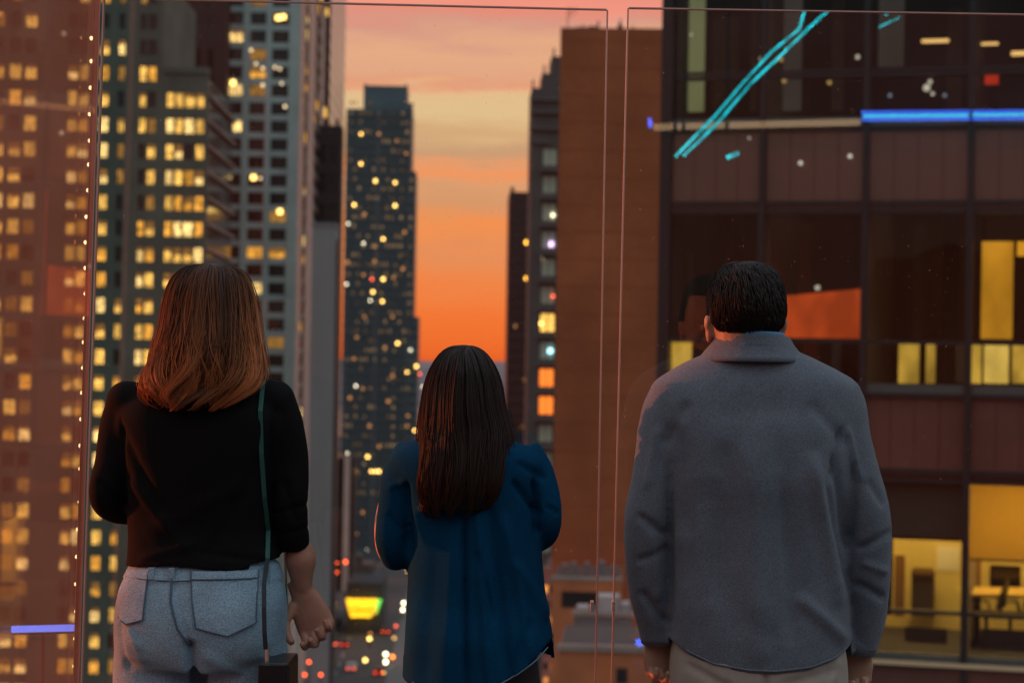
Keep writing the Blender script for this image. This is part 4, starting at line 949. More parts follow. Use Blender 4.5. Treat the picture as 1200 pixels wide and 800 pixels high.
def trim(o, org, hem, axis=2):
    """cut away below hem(x, y) and pull the rim to it"""
    import bmesh
    bm = bmesh.new(); bm.from_mesh(o.data); ox, oy, oz = org
    kill = [f for f in bm.faces if (lambda c: c.z + oz < hem(c.x + ox, c.y + oy))(f.calc_center_median())]
    bmesh.ops.delete(bm, geom=kill, context='FACES')
    for v in bm.verts:
        if any(e.is_boundary for e in v.link_edges): v.co.z = hem(v.co.x + ox, v.co.y + oy) - oz
    ret = [v for v in bm.verts if not v.link_faces]; bmesh.ops.delete(bm, geom=ret, context='VERTS')
    bm.to_mesh(o.data); bm.free(); o.data.polygons.foreach_set('use_smooth', [True] * len(o.data.polygons))
    md = o.modifiers.new('solid', 'SOLIDIFY'); md.thickness = .003; md.offset = -1

def hair_mat(name, top, tip, rough=.38, var=.35):
    m = pmat(name, top, rough, spec=.3); n = m.node_tree.nodes; l = m.node_tree.links; b = n['Principled BSDF']
    a = n.new('ShaderNodeAttribute'); a.attribute_name = 'tone'
    s = n.new('ShaderNodeSeparateColor'); l.new(a.outputs['Color'], s.inputs[0])
    x = n.new('ShaderNodeMixRGB'); l.new(s.outputs[0], x.inputs[0]); x.inputs[1].default_value = (*top, 1); x.inputs[2].default_value = (*tip, 1)
    r = n.new('ShaderNodeMapRange'); r.inputs[3].default_value = 1 - var; r.inputs[4].default_value = 1 + var; l.new(s.outputs[1], r.inputs[0])
    y = n.new('ShaderNodeMixRGB'); y.blend_type = 'MULTIPLY'; y.inputs[0].default_value = 1; l.new(x.outputs[0], y.inputs[1]); l.new(r.outputs[0], y.inputs[2]); l.new(y.outputs[0], b.inputs['Base Color']); b.inputs['Anisotropic'].default_value = .5
    return m
def strands(name, root, paths, mat, rad=.0011, tones=None):
    """many thin tapered three-sided tubes in one mesh"""
    V_ = []; Fc = []; T = []
    for pi, p in enumerate(paths):
        n = len(p); base = len(V_); p = np.asarray(p); d = np.gradient(p, axis=0); d /= np.linalg.norm(d, axis=1)[:, None] + 1e-9
        a = np.cross(d, np.array([.3, 1, .2])); a /= np.linalg.norm(a, axis=1)[:, None] + 1e-9; b = np.cross(d, a)
        for i in range(n):
            t = i / (n - 1); r = rad * (1 - .75 * max(0, t - .6) / .4) * min(1, .3 + t * 5)
            for k in range(3):
                an = 2.094 * k; V_.append(p[i] + a[i] * math.cos(an) * r + b[i] * math.sin(an) * r); T.append((tones[pi][0](t), tones[pi][1], 0, 1))
            if i:
                o = base + (i - 1) * 3
                for k in range(3): Fc.append((o + k, o + (k + 1) % 3, o + 3 + (k + 1) % 3, o + 3 + k))
    V_ = np.array(V_) - np.array(ORG[root.name]); me = bpy.data.meshes.new(name); me.from_pydata(V_.tolist(), [], Fc); me.materials.append(mat)
    at = me.color_attributes.new('tone', 'FLOAT_COLOR', 'POINT'); at.data.foreach_set('color', np.array(T, dtype=np.float32).ravel())
    me.polygons.foreach_set('use_smooth', [True] * len(Fc)); me.update()
    o = bpy.data.objects.new(name, me); col.objects.link(o); o.parent = root; return o
def envelope(secs):
    a = np.array(secs, float); s = np.linspace(0, 1, len(a))
    return lambda t: np.array([np.interp(t, s, a[:, j]) for j in range(a.shape[1])])
def hair_shell(root, env, mat, th0, th1, scale=.95, n=48, m=40, s0=0., s1=.97):
    """inner closed hair volume under the strands"""
    mb = MB(); rs = []
    for i in range(m + 1):
        t = s0 + (s1 - s0) * i / m; cx, cy, cz, a, b = env(t)
        rs.append([(cx + a * scale * math.cos(x_), cy + b * scale * math.sin(x_) * (1 if math.sin(x_) < 0 else .35 if t > .25 else .9), cz) for x_ in [2 * math.pi * j / n for j in range(n)]])
    mb.rings(rs[::-1]); o = wb(mb, 'hair_volume', mat, root, True); return o

def wool(name, base, lo=.78, hi=1.24, lo2=.9, hi2=1.1, sc1=330, sc2=9, sh=.2, sp=.2):
    m = pmat(name, base, .9, sheen=sh, spec=sp, bump=.8, bump_s=700); n = m.node_tree.nodes; l = m.node_tree.links; b = n['Principled BSDF']
    t = n.new('ShaderNodeTexCoord'); z = n.new('ShaderNodeTexNoise'); z.inputs['Scale'].default_value = sc1; z.inputs['Detail'].default_value = 2; l.new(t.outputs['Object'], z.inputs[0])
    z2 = n.new('ShaderNodeTexNoise'); z2.inputs['Scale'].default_value = sc2; z2.inputs['Detail'].default_value = 6; l.new(t.outputs['Object'], z2.inputs[0])
    r = n.new('ShaderNodeMapRange'); r.inputs[1].default_value = .35; r.inputs[2].default_value = .65; r.inputs[3].default_value = lo; r.inputs[4].default_value = hi; l.new(z.outputs[0], r.inputs[0])
    r2 = n.new('ShaderNodeMapRange'); r2.inputs[1].default_value = .3; r2.inputs[2].default_value = .7; r2.inputs[3].default_value = lo2; r2.inputs[4].default_value = hi2; l.new(z2.outputs[0], r2.inputs[0])
    k = n.new('ShaderNodeMath'); k.operation = 'MULTIPLY'; l.new(r.outputs[0], k.inputs[0]); l.new(r2.outputs[0], k.inputs[1])
    x = n.new('ShaderNodeMixRGB'); x.blend_type = 'MULTIPLY'; x.inputs[0].default_value = 1; x.inputs[1].default_value = (*base, 1); l.new(k.outputs[0], x.inputs[2]); l.new(x.outputs[0], b.inputs['Base Color']); return m

# ============================== woman in jeans ==============================
Y1 = 4.15
p = P(240, 655, Y1)
W1 = wroot('person', (p.x, Y1, 0), 'person with shoulder-length brown hair, black sweater and light blue jeans, at left', 'person')
tors = secs_px([(448, 212, 275, .06, .01), (458, 165, 315, .085, .01), (470, 142, 332, .10, .01), (490, 135, 338, .11), (530, 140, 330, .115), (580, 147, 322, .105), (620, 150, 318, .10), (650, 150, 327, .112), (665, 148, 331, .118)], Y1)
armR = arm_px([(322, 472, 24, 0), (331, 500, 25, 0), (338, 540, 24, .0), (340, 580, 22, -.01), (342, 615, 20, 0), (344, 640, 19, .02)], Y1)
armL = arm_px([(150, 472, 24, 0), (141, 500, 24, 0), (134, 540, 22, -.01), (126, 575, 20, -.02), (128, 592, 19, .02), (140, 600, 18, .08), (160, 604, 16, .14)], Y1)
mb = MB(); mb.loft(smooth_list(tors), 40); mb.tube(*smooth_arm(*armR), 20); mb.tube(*smooth_arm(*armL), 20)
mb.ball(P(318, 470, Y1), .05, .055, .045); mb.ball(P(152, 470, Y1), .05, .055, .045)
sw = wb(mb, 'sweater', pmat('black_knit', (.0045, .0045, .005), .9, spec=.15, sheen=0, bump=.6, bump_s=420), W1); remesh(sw, .006, 10)
def f1(c, n):
    r = .004 * snoise(c, 18, 3)
    for a in (((150, 500), (200, 600), .010, -.007), ((320, 520), (250, 650), .012, -.006), ((335, 560), (350, 610), .008, -.006), ((160, 560), (230, 640), .012, .006), ((322, 600), (362, 590), .006, -.005), ((324, 625), (362, 618), .005, -.004), ((120, 560), (150, 590), .006, -.005), ((240, 640), (330, 655), .006, -.004), ((170, 650), (240, 630), .008, .004), ((325, 480), (316, 640), .006, -.01), ((148, 490), (150, 590), .006, -.010), ((180, 620), (300, 560), .02, .004)):
        r = r + fold(c, a[0], a[1], a[2], a[3], Y1)
    return r
displace(sw, f1, ORG[W1.name])
hz = P(240, 659, Y1).z
trim(sw, ORG[W1.name], lambda x_, y_: hz - .004 * math.sin(x_ * 30) + (.01 if x_ > P(300, 600, Y1).x else 0))
# jeans
jn = secs_px([(650, 160, 320, .092), (662, 154, 326, .104), (690, 142, 334, .125, -.01), (720, 137, 337, .135, -.015), (750, 136, 336, .13, -.01), (780, 138, 334, .115)], Y1)
xl1 = (P(140, 800, Y1).x + P(229, 800, Y1).x) / 2; xr1 = (P(243, 800, Y1).x + P(331, 800, Y1).x) / 2
lw = [(P(200, 735, Y1).z, .084, -.01), (P(200, 780, Y1).z, .091, 0), (.68, .088, .0), (.45, .075, .01), (.2, .068, .0), (.05, .07, 0)]
mb = MB(); mb.loft(smooth_list(jn), 40); legs(mb, 0, xl1, xr1, Y1, 0, lw)
gl = [P(190, 735, Y1), P(284, 735, Y1)]
for g_ in gl: mb.ball((g_.x, Y1 - .052, g_.z), .082, .082, .095, 20)
def jeans_material():
    m = wool('washed_denim', (.25, .39, .49), .72, 1.32, .72, 1.3, 380, 7, 0); return m
je = wb(mb, 'jeans', jeans_material(), W1); remesh(je, .0055, 8)
zj = P(240, 660, Y1).z
def fj(c, n):
    r = .0025 * snoise(c, 22, 9)
    for a in (((236, 740), (237, 800), .010, -.020), ((212, 665), (236, 745), .003, -.003), ((150, 700), (175, 750), .006, .004), ((145, 695), (160, 780), .006, -.004), ((240, 790), (320, 770), .012, -.004), ((155, 770), (225, 785), .015, -.006), ((250, 755), (300, 790), .012, .004)):
        r = r + fold(c, a[0], a[1], a[2], a[3], Y1, nrm=n)
    # waistband
    r = r + .003 * (np.abs(c[:, 2] - (zj - .012)) < .016)
    return r
displace(je, fj, ORG[W1.name])
stm = pmat('dark_denim_seam', (.08, .12, .17), .9)
def surf_y(o, org, pts):
    """depth of the surface of o facing the camera below photo points: nearest vertex search"""
    c, n = getco(o.data); c = c + np.array(org); k = n[:, 1] < 0; c = c[k]; out = []
    for q in pts:
        d = (c[:, 0] - q.x) ** 2 + (c[:, 2] - q.z) ** 2; i = np.argsort(d)[:6]; out.append(Vector((q.x, float(c[i, 1].min()), q.z)))
    return out
def seam(root, under, name, pxs, mat, Y, r=.0016, off=.0012, lab=None, sub=None):
    q = []
    for i in range(len(pxs) - 1):
        for k in range(6): t_ = k / 6; q.append(P(pxs[i][0] * (1 - t_) + pxs[i + 1][0] * t_, pxs[i][1] * (1 - t_) + pxs[i + 1][1] * t_, Y))
    q.append(P(*pxs[-1], Y)); q = surf_y(under, ORG[root.name], q); q = [v - Vector((0, off, 0)) for v in q]
    mb = MB(); mb.tube(q, r, 6); return mb.build(name, mat, sub or root, ORG[root.name], True)
def pocket(pxs):
    q = surf_y(je, ORG[W1.name], [P(a, b, Y1) for a, b in pxs])
    # fine patch that follows the surface
    n_ = 10; TL, TR, BR, BM, BL = q
    pts = []; rows_ = []
    for j in range(n_ + 1):
        t_ = j / n_; row = []
        for i in range(n_ + 1):
            s_ = i / n_; top = TL.lerp(TR, s_); bot = BL.lerp(BR, s_); bot.z += (BM.z - (BL.z + BR.z) / 2) * (1 - abs(2 * s_ - 1)); row.append(top.lerp(bot, t_))
        rows_.append(row)
    fl = surf_y(je, ORG[W1.name], [v for r_ in rows_ for v in r_]); vs_ = [v - Vector((0, .0022, 0)) for v in fl]
    mb = MB(); fs_ = [(j * (n_ + 1) + i, (j + 1) * (n_ + 1) + i, (j + 1) * (n_ + 1) + i + 1, j * (n_ + 1) + i + 1) for j in range(n_) for i in range(n_)]; mb.add(vs_, fs_)
    return wb(mb, 'back_pocket', wool('pocket_denim', (.265, .405, .505), .72, 1.32, .72, 1.3, 380, 7, 0), W1, True)
pk = pocket([(234, 662), (309, 662), (309, 720), (278, 734), (243, 724)]); pk2 = pocket([(152, 664), (184, 664), (181, 716), (160, 722), (148, 718)])
seam(W1, je, 'stitching', [(234, 661), (238, 695), (243, 724), (278, 734), (309, 720), (309, 662)], stm, Y1, .0015, .003, sub=pk)
seam(W1, je, 'stitching', [(236, 671), (308, 671)], stm, Y1, .0016, .003, sub=pk)
seam(W1, je, 'stitching', [(184, 664), (181, 716), (160, 722), (148, 716)], stm, Y1, .0015, .003, sub=pk2)
seam(W1, je, 'centre_seam', [(212, 662), (213, 695), (222, 725), (236, 745)], stm, Y1, .0024, .0006)
seam(W1, je, 'waistband_seam', [(154, 671), (212, 673), (236, 672)], stm, Y1, .0012, .0008)
for a in (188, 212, 318):
    mb = MB(); q = surf_y(je, ORG[W1.name], [P(a, 666, Y1)])[0]; mb.box(q.x - .006, q.x + .006, q.y - .006, q.y + .004, q.z - .02, q.z + .013); wb(mb, 'belt_loop', MATS['pocket_denim'], W1)
# body
crown = P(250, 316, Y1); hc1 = (crown.x, Y1 - .0, crown.z)
mb = MB(); head(mb, hc1, ear=.2)
mb.tube([(hc1[0], Y1 - .02, hc1[2] - .14), (hc1[0], Y1 - .015, hc1[2] - .2), (hc1[0] - .005, Y1 + .005, hc1[2] - .3)], [.055, .052, .07], 18)
mb.loft(smooth_list(shrink(tors, .026)), 32); mb.loft(shrink(jn[:3], .045), 32); legs(mb, 0, xl1, xr1, Y1, 0, lw, m=.028)
ap, ar = smooth_arm(*arm_px([(322, 472, 24, 0), (331, 500, 25, 0), (338, 540, 24, .0), (340, 580, 17, -.01), (343, 612, 14, 0), (346, 632, 15, .02), (350, 655, 21, .03), (351, 678, 16, .037), (353, 694, 13.5, .045)], Y1, .004)); mb.tube(ap, ar, 16)
ap, ar = smooth_arm(*arm_px([(150, 472, 24, 0), (141, 500, 24, 0), (134, 540, 22, -.01), (126, 575, 20, -.02), (130, 590, 17, .02), (145, 600, 16, .1), (175, 606, 14, .18), (200, 606, 14, .20)], Y1, .015)); mb.tube(ap, ar, 16)
wr = P(352, 697, Y1) + Vector((0, .045, 0))
hand(mb, wr, (.42, .0, -1), (-.1, -.9, .1), (-1, -.3, -.45), .82, 1.02)
wr = P(203, 606, Y1) + Vector((0, .20, 0)); hand(mb, wr, (1, .1, .1), (0, -.8, .2), (0, .1, 1), .4, .9)
for xx in (xl1, xr1): mb.ball((xx, Y1 + .04, .03), .035, .1, .03)
bd = wb(mb, 'body', SK1, W1); remesh(bd, .0033, 2)
eyes(W1, hc1)
for xx in (xl1, xr1): shoe(W1, xx, Y1, pmat('black_shoe', (.02, .02, .02), .4))
mb = MB(); q = P(350, 668, Y1) + Vector((0, .03, 0)); 
# hair: envelope sections (cx, cy, cz, a, b) from crown to tips
def hs(px, py, hw, b, yo=0.): q = P(px, py, Y1); return (q.x, Y1 + yo, q.z, hw * Y1 / F, b)
env1 = envelope(smooth_list([hs(252, 309, 3, .01, -.01), hs(250, 312, 24, .055, -.005), hs(249, 322, 38, .088), hs(248, 340, 46, .106), hs(248, 362, 51, .115), hs(248, 385, 54, .115, -.01), hs(247, 405, 58, .112, -.02), hs(246, 425, 61, .108, -.03), hs(243, 443, 64, .10, -.04), hs(237, 458, 60, .09, -.05), hs(234, 470, 48, .08, -.06), hs(232, 478, 38, .07, -.06)], 4))
HM1 = hair_mat('ombre_brown_hair', (.055, .021, .010), (.46, .15, .047), .5, .65)
hv = hair_shell(W1, env1, pmat('dark_brown_hair_mass', (.028, .013, .008), .7, spec=.2), 0, 0, .92, s1=.86)
rng = np.random.RandomState(4); paths = []; tones = []
ncl = 120; clus = [(rng.uniform(0, 2 * math.pi), rng.uniform(0, 6.28), rng.uniform(.4, 1.6), rng.uniform(0, 1), rng.uniform(.76, 1.0)) for _ in range(ncl)]
for i in range(5600):
    cidx = rng.randint(ncl); th, ph, am, tn, en = clus[cidx]
    dth = rng.normal(0, .075); fly = rng.uniform() < .08
    if math.sin(th) > .35: continue
    end = min(1.0, en + rng.normal(0, .03)); st = abs(rng.normal(0, .05)); dl = rng.uniform(-.035, .03); lb = 1 + .05 * math.sin(ph * 3.7) + (rng.uniform(.02, .10) if fly else 0)
    P_ = []
    for k in range(26):
        t_ = st + (end - st) * k / 25; cx, cy, cz, a, b = env1(t_); w_ = max(0, t_ - .45) / .55
        lift = lb + dl * (1 - .6 * w_); th2 = th + dth * (1 - .75 * w_ ** 1.5) + .05 * math.sin(3 * t_ + ph) + (.1 * math.sin(6 * t_ + dth * 90) if fly else 0) + .34 * am * w_ * math.sin(8.5 * t_ + ph) + rng.normal(0, .002)
        lf = lift + .13 * am * w_ * math.cos(8 * t_ + ph * 1.7)
        P_.append((cx + a * lf * math.cos(th2), cy + b * lf * math.sin(th2), cz + .004 * w_ * math.sin(9 * t_ + ph)))
    paths.append(P_); tb = rng.uniform(0, 1)
    rim_tone = .45 if abs(math.cos(th)) > .72 else 0  # side strands toned lighter to strengthen the orange rim glow
    tones.append(((lambda t_, tn=tn, rim_tone=rim_tone: min(1, max(0, (t_ - .10) * (1.0 + rim_tone * 2))) * min(1, .3 + .6 * tn + rim_tone)), .7 * tn + .3 * tb))
strands('hair', W1, paths, HM1, .0010, tones)
# shoulder bag
pb = P(332, 780, Y1 - .04)
t = wroot('handbag', (pb.x, pb.y - .08, P(332, 830, Y1).z), 'small black handbag on a thin green strap, at the jeans hip', 'handbag')
x0, x1, z1 = P(316, 780, Y1).x, P(347, 780, Y1).x, P(330, 762, Y1).z
rs = []
for k, (dz, gx) in enumerate(((0, .0), (-.004, .002), (-.05, .003), (-.13, .006), (-.14, .004))):
    rs.append([(x0 - gx, Y1 - .175, z1 + dz), (x1 + gx, Y1 - .16, z1 + dz), (x1 + gx + .004, Y1 - .02, z1 + dz), (x0 - gx + .01, Y1 - .03, z1 + dz)][::1])
mb = MB(); mb.rings(rs[::-1]); bo = wb(mb, 'bag_body', pmat('black_leather', (.012, .012, .013), .35, bump=.3, bump_s=300), t)
md = bo.modifiers.new('b', 'BEVEL'); md.width = .006; md.segments = 3
mb = MB(); mb.box(x0 + .002, x1 - .002, Y1 - .185, Y1 - .176, z1 - .07, z1 - .002); wb(mb, 'flap', MATS['black_leather'], t)
q = [P(a, b, Y1) for a, b in ((311, 443), (311, 450), (311, 480), (312, 530), (314, 580), (316, 620), (318, 650))]
sy = surf_y(sw, ORG[W1.name], q); sy = [v - Vector((0, .004, 0)) for v in sy]
sy += [P(319, 675, Y1) + Vector((0, -.135, 0)), P(320, 700, Y1) + Vector((0, -.15, 0)), P(321, 730, Y1) + Vector((0, -.155, 0)), P(322, 748, Y1) + Vector((0, -.15, 0))]
mb = MB()
rs = [[v + Vector((-.0045, 0, 0)), v + Vector((.0045, 0, 0)), v + Vector((.0045, -.003, 0)), v + Vector((-.0045, -.003, 0))] for v in sy]
mb.rings(rs[:7]); wb(mb, 'strap', pmat('green_strap', (.010, .095, .075), .6), t)
mb = MB(); mb.rings([[q_ - Vector((0, 0, .0)) for q_ in r_] for r_ in rs[6:]]); wb(mb, 'dark_strap_end', pmat('dark_strap', (.015, .025, .03), .6), t)
mb = MB(); e_ = P(322, 752, Y1) + Vector((0, -.13, 0)); mb.tube([e_ + Vector((0, 0, .008)), e_ - Vector((0, 0, .02))], .005, 8); wb(mb, 'strap_ring', MATS['bright_steel'], t)
mb = MB(); mb.tube([P(312, 441, Y1) + Vector((0, -.03, 0)), P(313, 439, Y1) + Vector((0, .03, 0)), P(314, 455, Y1) + Vector((0, .10, 0)), P(318, 560, Y1) + Vector((0, .14, 0)), P(326, 650, Y1) + Vector((0, .12, 0)), P(334, 750, Y1) + Vector((0, .05, 0))], .003, 6); wb(mb, 'front_strap', MATS['green_strap'], t)

# ============================== woman in the blue shirt ==============================
Y2 = 4.3
p = P(550, 655, Y2)
W2 = wroot('person', (p.x, Y2, 0), 'person with long dark hair and loose deep blue shirt, in the middle', 'person')
tors = secs_px([(508, 510, 582, .06, .01), (516, 486, 605, .075), (526, 462, 630, .09), (540, 455, 640, .10), (555, 458, 638, .105), (580, 470, 632, .11), (620, 478, 634, .115), (660, 478, 636, .12), (700, 477, 640, .125), (740, 475, 648, .145), (775, 472, 652, .15), (805, 468, 655, .152), (830, 466, 655, .15)], Y2)
armR = arm_px([(610, 530, 24, 0), (624, 552, 25, .0), (634, 585, 24, -.01), (639, 612, 20, -.01), (636, 630, 17, .04), (622, 638, 17, .11), (606, 640, 15, .17)], Y2)
armL = arm_px([(487, 530, 24, 0), (472, 555, 24, 0), (464, 595, 22, -.01), (459, 630, 20, -.015), (463, 652, 18, .01), (460, 655, 16, .035)], Y2)
mb = MB(); mb.loft(smooth_list(tors), 40); mb.tube(*smooth_arm(*armR), 20); mb.tube(*smooth_arm(*armL), 20)
blouse = wb(mb, 'shirt', wool('deep_blue_cotton', (.003, .048, .11), .8, 1.2, .85, 1.15, 420, 8, 0, .04), W2); remesh(blouse, .006, 14)
def f2(c, n):
    r = .003 * snoise(c, 16, 5)
    F_ = (((545, 600), (548, 800), .006, -.012), ((560, 600), (575, 800), .008, .008), ((533, 620), (524, 800), .012, .003), ((575, 590), (600, 790), .010, -.009), ((590, 600), (622, 760), .010, .008), ((515, 620), (500, 790), .016, -.003), ((632, 600), (600, 560), .007, -.008), ((626, 560), (630, 625), .006, -.012), ((478, 560), (480, 650), .006, -.010), ((602, 650), (640, 720), .012, .006), ((560, 640), (580, 720), .006, -.006), ((640, 590), (655, 600), .005, -.004), ((455, 600), (475, 620), .005, -.005), ((620, 720), (600, 795), .012, -.006), ((492, 700), (484, 790), .012, .002), ((606, 540), (640, 560), .008, -.005), ((455, 570), (480, 560), .006, .004))
    for a in F_: r = r + fold(c, a[0], a[1], a[2], a[3] * (1.5 if a[0][0] > 530 else 1), Y2, nrm=None)
    r = r + .0018 * np.sin(c[:, 0] * 75 + 2 * np.sin(c[:, 2] * 5)) * np.clip((P(550, 620, Y2).z - c[:, 2]) * 4, 0, 1)
    return r
displace(blouse, f2, ORG[W2.name])
xa, xb = P(480, 790, Y2).x, P(652, 745, Y2).x
def hem2(x_, y_):
    px = 600 + x_ / Y2 * F
    if y_ > Y2 + .02: return P(550, 770, Y2).z
    py = np.interp(px, [466, 500, 530, 555, 580, 605, 630, 645, 656], [782, 800, 803, 800, 793, 782, 764, 750, 742]); return P(px, py, Y2).z
trim(blouse, ORG[W2.name], hem2)
q = []
for px in range(486, 642, 5):
    q.append(P(px, float(np.interp(px, [466, 500, 530, 555, 580, 605, 630, 645, 656], [782, 800, 803, 800, 793, 782, 764, 750, 742])) - 2.5, Y2))
q = surf_y(blouse, ORG[W2.name], q); mb = MB(); mb.tube([v - Vector((0, .0005, 0)) for v in q], .0016, 6); wb(mb, 'hem', pmat('pale_blue_hem', (.10, .17, .26), .7), W2)
# trousers
tr2 = secs_px([(730, 500, 625, .085), (770, 496, 630, .10, 0), (805, 492, 634, .105, 0), (840, 490, 636, .10)], Y2)
xl2 = P(523, 800, Y2).x; xr2 = P(602, 800, Y2).x
lw2 = [(P(550, 810, Y2).z, .078, -.0), (.7, .078, 0), (.45, .062, .01), (.2, .055, 0), (.06, .055, 0)]
mb = MB(); mb.loft(smooth_list(tr2), 32); legs(mb, 0, xl2, xr2, Y2, 0, lw2); tr = wb(mb, 'trousers', pmat('black_trousers', (.012, .012, .014), .85, bump=.3, bump_s=400), W2); remesh(tr, .007, 6)
crown = P(543, 411, Y2); hc2 = (crown.x, Y2, crown.z)
mb = MB(); head(mb, hc2, .21, .88, ear=.1)
mb.tube([(hc2[0], Y2 - .02, hc2[2] - .13), (hc2[0], Y2 - .01, hc2[2] - .19), (hc2[0], Y2 + .005, hc2[2] - .27)], [.052, .048, .065], 18)
mb.loft(smooth_list(shrink(tors[:9], .028)), 32); mb.loft(shrink(tr2, .026), 32); legs(mb, 0, xl2, xr2, Y2, 0, lw2, m=.026)
ap, ar = smooth_arm(*arm_px([(610, 530, 24, 0), (624, 552, 25, .0), (634, 585, 20, -.01), (638, 610, 16, -.01), (636, 630, 17, .05), (622, 638, 18, .11), (598, 636, 18, .19), (580, 630, 18, .21)], Y2, .015)); mb.tube(ap, ar, 16)
ap, ar = smooth_arm(*arm_px([(487, 530, 24, 0), (472, 555, 24, 0), (464, 595, 22, -.01), (459, 630, 20, -.015), (460, 650, 20, .02), (452, 644, 21, .07), (448, 618, 20, .11), (451, 590, 18, .14), (455, 572, 16.5, .15)], Y2, .012)); mb.tube(ap, ar, 16)
hand(mb, P(578, 629, Y2) + Vector((0, .21, 0)), (-1, .1, .15), (0, -.9, .1), (0, .1, 1), .4, .88); hand(mb, P(457, 566, Y2) + Vector((0, .15, 0)), (.5, .1, 1), (.9, .1, -.2), (-.1, -1, .2), .5, .86)
for xx in (xl2, xr2): mb.ball((xx, Y2 + .04, .03), .035, .1, .03)
bd = wb(mb, 'body', SK2, W2); remesh(bd, .0036, 2); eyes(W2, hc2, .215, .95)
for xx in (xl2, xr2): shoe(W2, xx, Y2, MATS['black_shoe'])
mb = MB()   # shirt collar under the hair
cq = P(548, 512, Y2); mb.rings([[(cq.x + .075 * rr * math.cos(a), Y2 - .005 + .07 * rr * math.sin(a), cq.z + dz) for a in [2 * math.pi * j / 24 for j in range(24)]] for dz, rr in ((-.02, 1.15), (.012, .98), (.035, .86), (.03, .80))], cap=False); wb(mb, 'collar', MATS['deep_blue_cotton'], W2, True)
def hs2(px, py, hw, b, yo=0.): q = P(px, py, Y2); return (q.x, Y2 + yo, q.z, hw * Y2 / F, b)
env2 = envelope(smooth_list([hs2(543, 404, 3, .01), hs2(543, 406, 14, .045), hs2(543, 414, 25, .07), hs2(543, 430, 35, .095), hs2(543, 450, 42, .106), hs2(543, 475, 46, .108, -.01), hs2(545, 500, 51, .106, -.02), hs2(546, 520, 53, .105, -.03), hs2(546, 545, 54, .10, -.045), hs2(545, 565, 53, .09, -.06), hs2(542, 583, 47, .08, -.065), hs2(536, 596, 37, .07, -.07), hs2(532, 603, 27, .06, -.07)], 4))
HM2 = hair_mat('near_black_hair', (.014, .007, .005), (.03, .012, .007), .5, .5)
hair_shell(W2, env2, pmat('black_hair_mass', (.008, .005, .004), .7, spec=.2), 0, 0, .93, s1=.9)
paths = []; tones = []; rng = np.random.RandomState(8)
clus = [(rng.uniform(0, 2 * math.pi), rng.uniform(0, 6.28), rng.uniform(.6, 1.4), rng.uniform(0, 1), rng.uniform(.80, 1.0)) for _ in range(70)]
for i in range(4600):
    th, ph, am, tn, en = clus[rng.randint(70)]; dth = rng.normal(0, .085); fly = rng.uniform() < .05
    if math.sin(th) > .4: continue
    end = min(1, en + rng.normal(0, .02)); st = abs(rng.normal(0, .04)); dl = rng.uniform(-.03, .025); lb = 1 + .045 * math.sin(ph * 3.3) + (rng.uniform(.02, .08) if fly else 0)
    P_ = []
    for k in range(24):
        t_ = st + (end - st) * k / 23; cx, cy, cz, a, b = env2(t_); w_ = max(0, t_ - .5) / .5
        lift = lb + dl * (1 - .6 * w_); th2 = th + dth * (1 - .7 * w_ ** 1.5) + .06 * math.sin(4 * t_ + ph) + (.08 * math.sin(6 * t_ + dth * 90) if fly else 0) + .26 * am * w_ * math.sin(8 * t_ + ph)
        lf = lift + .07 * am * w_ * math.cos(8 * t_ + ph * 1.7)
        part = -.0035 * math.exp(-((cx + a * math.cos(th2) - hc2[0]) / .008) ** 2) * (t_ < .25)
        P_.append((cx + a * lf * math.cos(th2), cy + b * lf * math.sin(th2), cz + part * 2))
    paths.append(P_); tones.append((lambda t_: t_, .5 * tn + .5 * rng.uniform(0, 1)))
strands('hair', W2, paths, HM2, .0010, tones)

# ============================== man ==============================
Y3 = 4.3
p = P(885, 655, Y3)
M3 = wroot('person', (p.x, Y3, 0), 'person with short dark hair and slate grey collared overshirt, standing at right', 'person')
tors = secs_px([(404, 846, 918, .066, -.005), (414, 826, 942, .082, -.005), (428, 796, 972, .098), (446, 768, 1002, .112), (462, 760, 1009, .12), (480, 758, 1010, .126), (505, 766, 1004, .135, -.005), (540, 772, 1002, .14, -.005), (565, 777, 997, .14, -.005), (600, 780, 990, .138), (660, 783, 990, .135), (720, 783, 994, .138), (760, 784, 998, .14), (800, 785, 1000, .14)], Y3)
armL = arm_px([(800, 462, 32, 0), (788, 480, 35, 0), (779, 510, 33.5, -.005), (768, 560, 30, -.015), (757, 605, 27, -.015), (757, 650, 26, .0), (763, 700, 24, .02), (770, 735, 21, .035), (774, 756, 20, .04)], Y3)
armR = arm_px([(968, 462, 32, 0), (980, 480, 35, 0), (987, 510, 32.5, -.005), (1000, 560, 31, -.015), (1013, 605, 29, -.015), (1016, 650, 27.5, .0), (1017, 700, 26, .02), (1014, 740, 23, .035), (1009, 768, 21, .04)], Y3)
mb = MB(); mb.loft(smooth_list(tors), 44); mb.tube(*smooth_arm(*armL), 22, flat=1.15); mb.tube(*smooth_arm(*armR), 22, flat=1.15)
jm = wool('slate_wool', (.125, .145, .175))
jk = wb(mb, 'overshirt', jm, M3); remesh(jk, .006, 16)
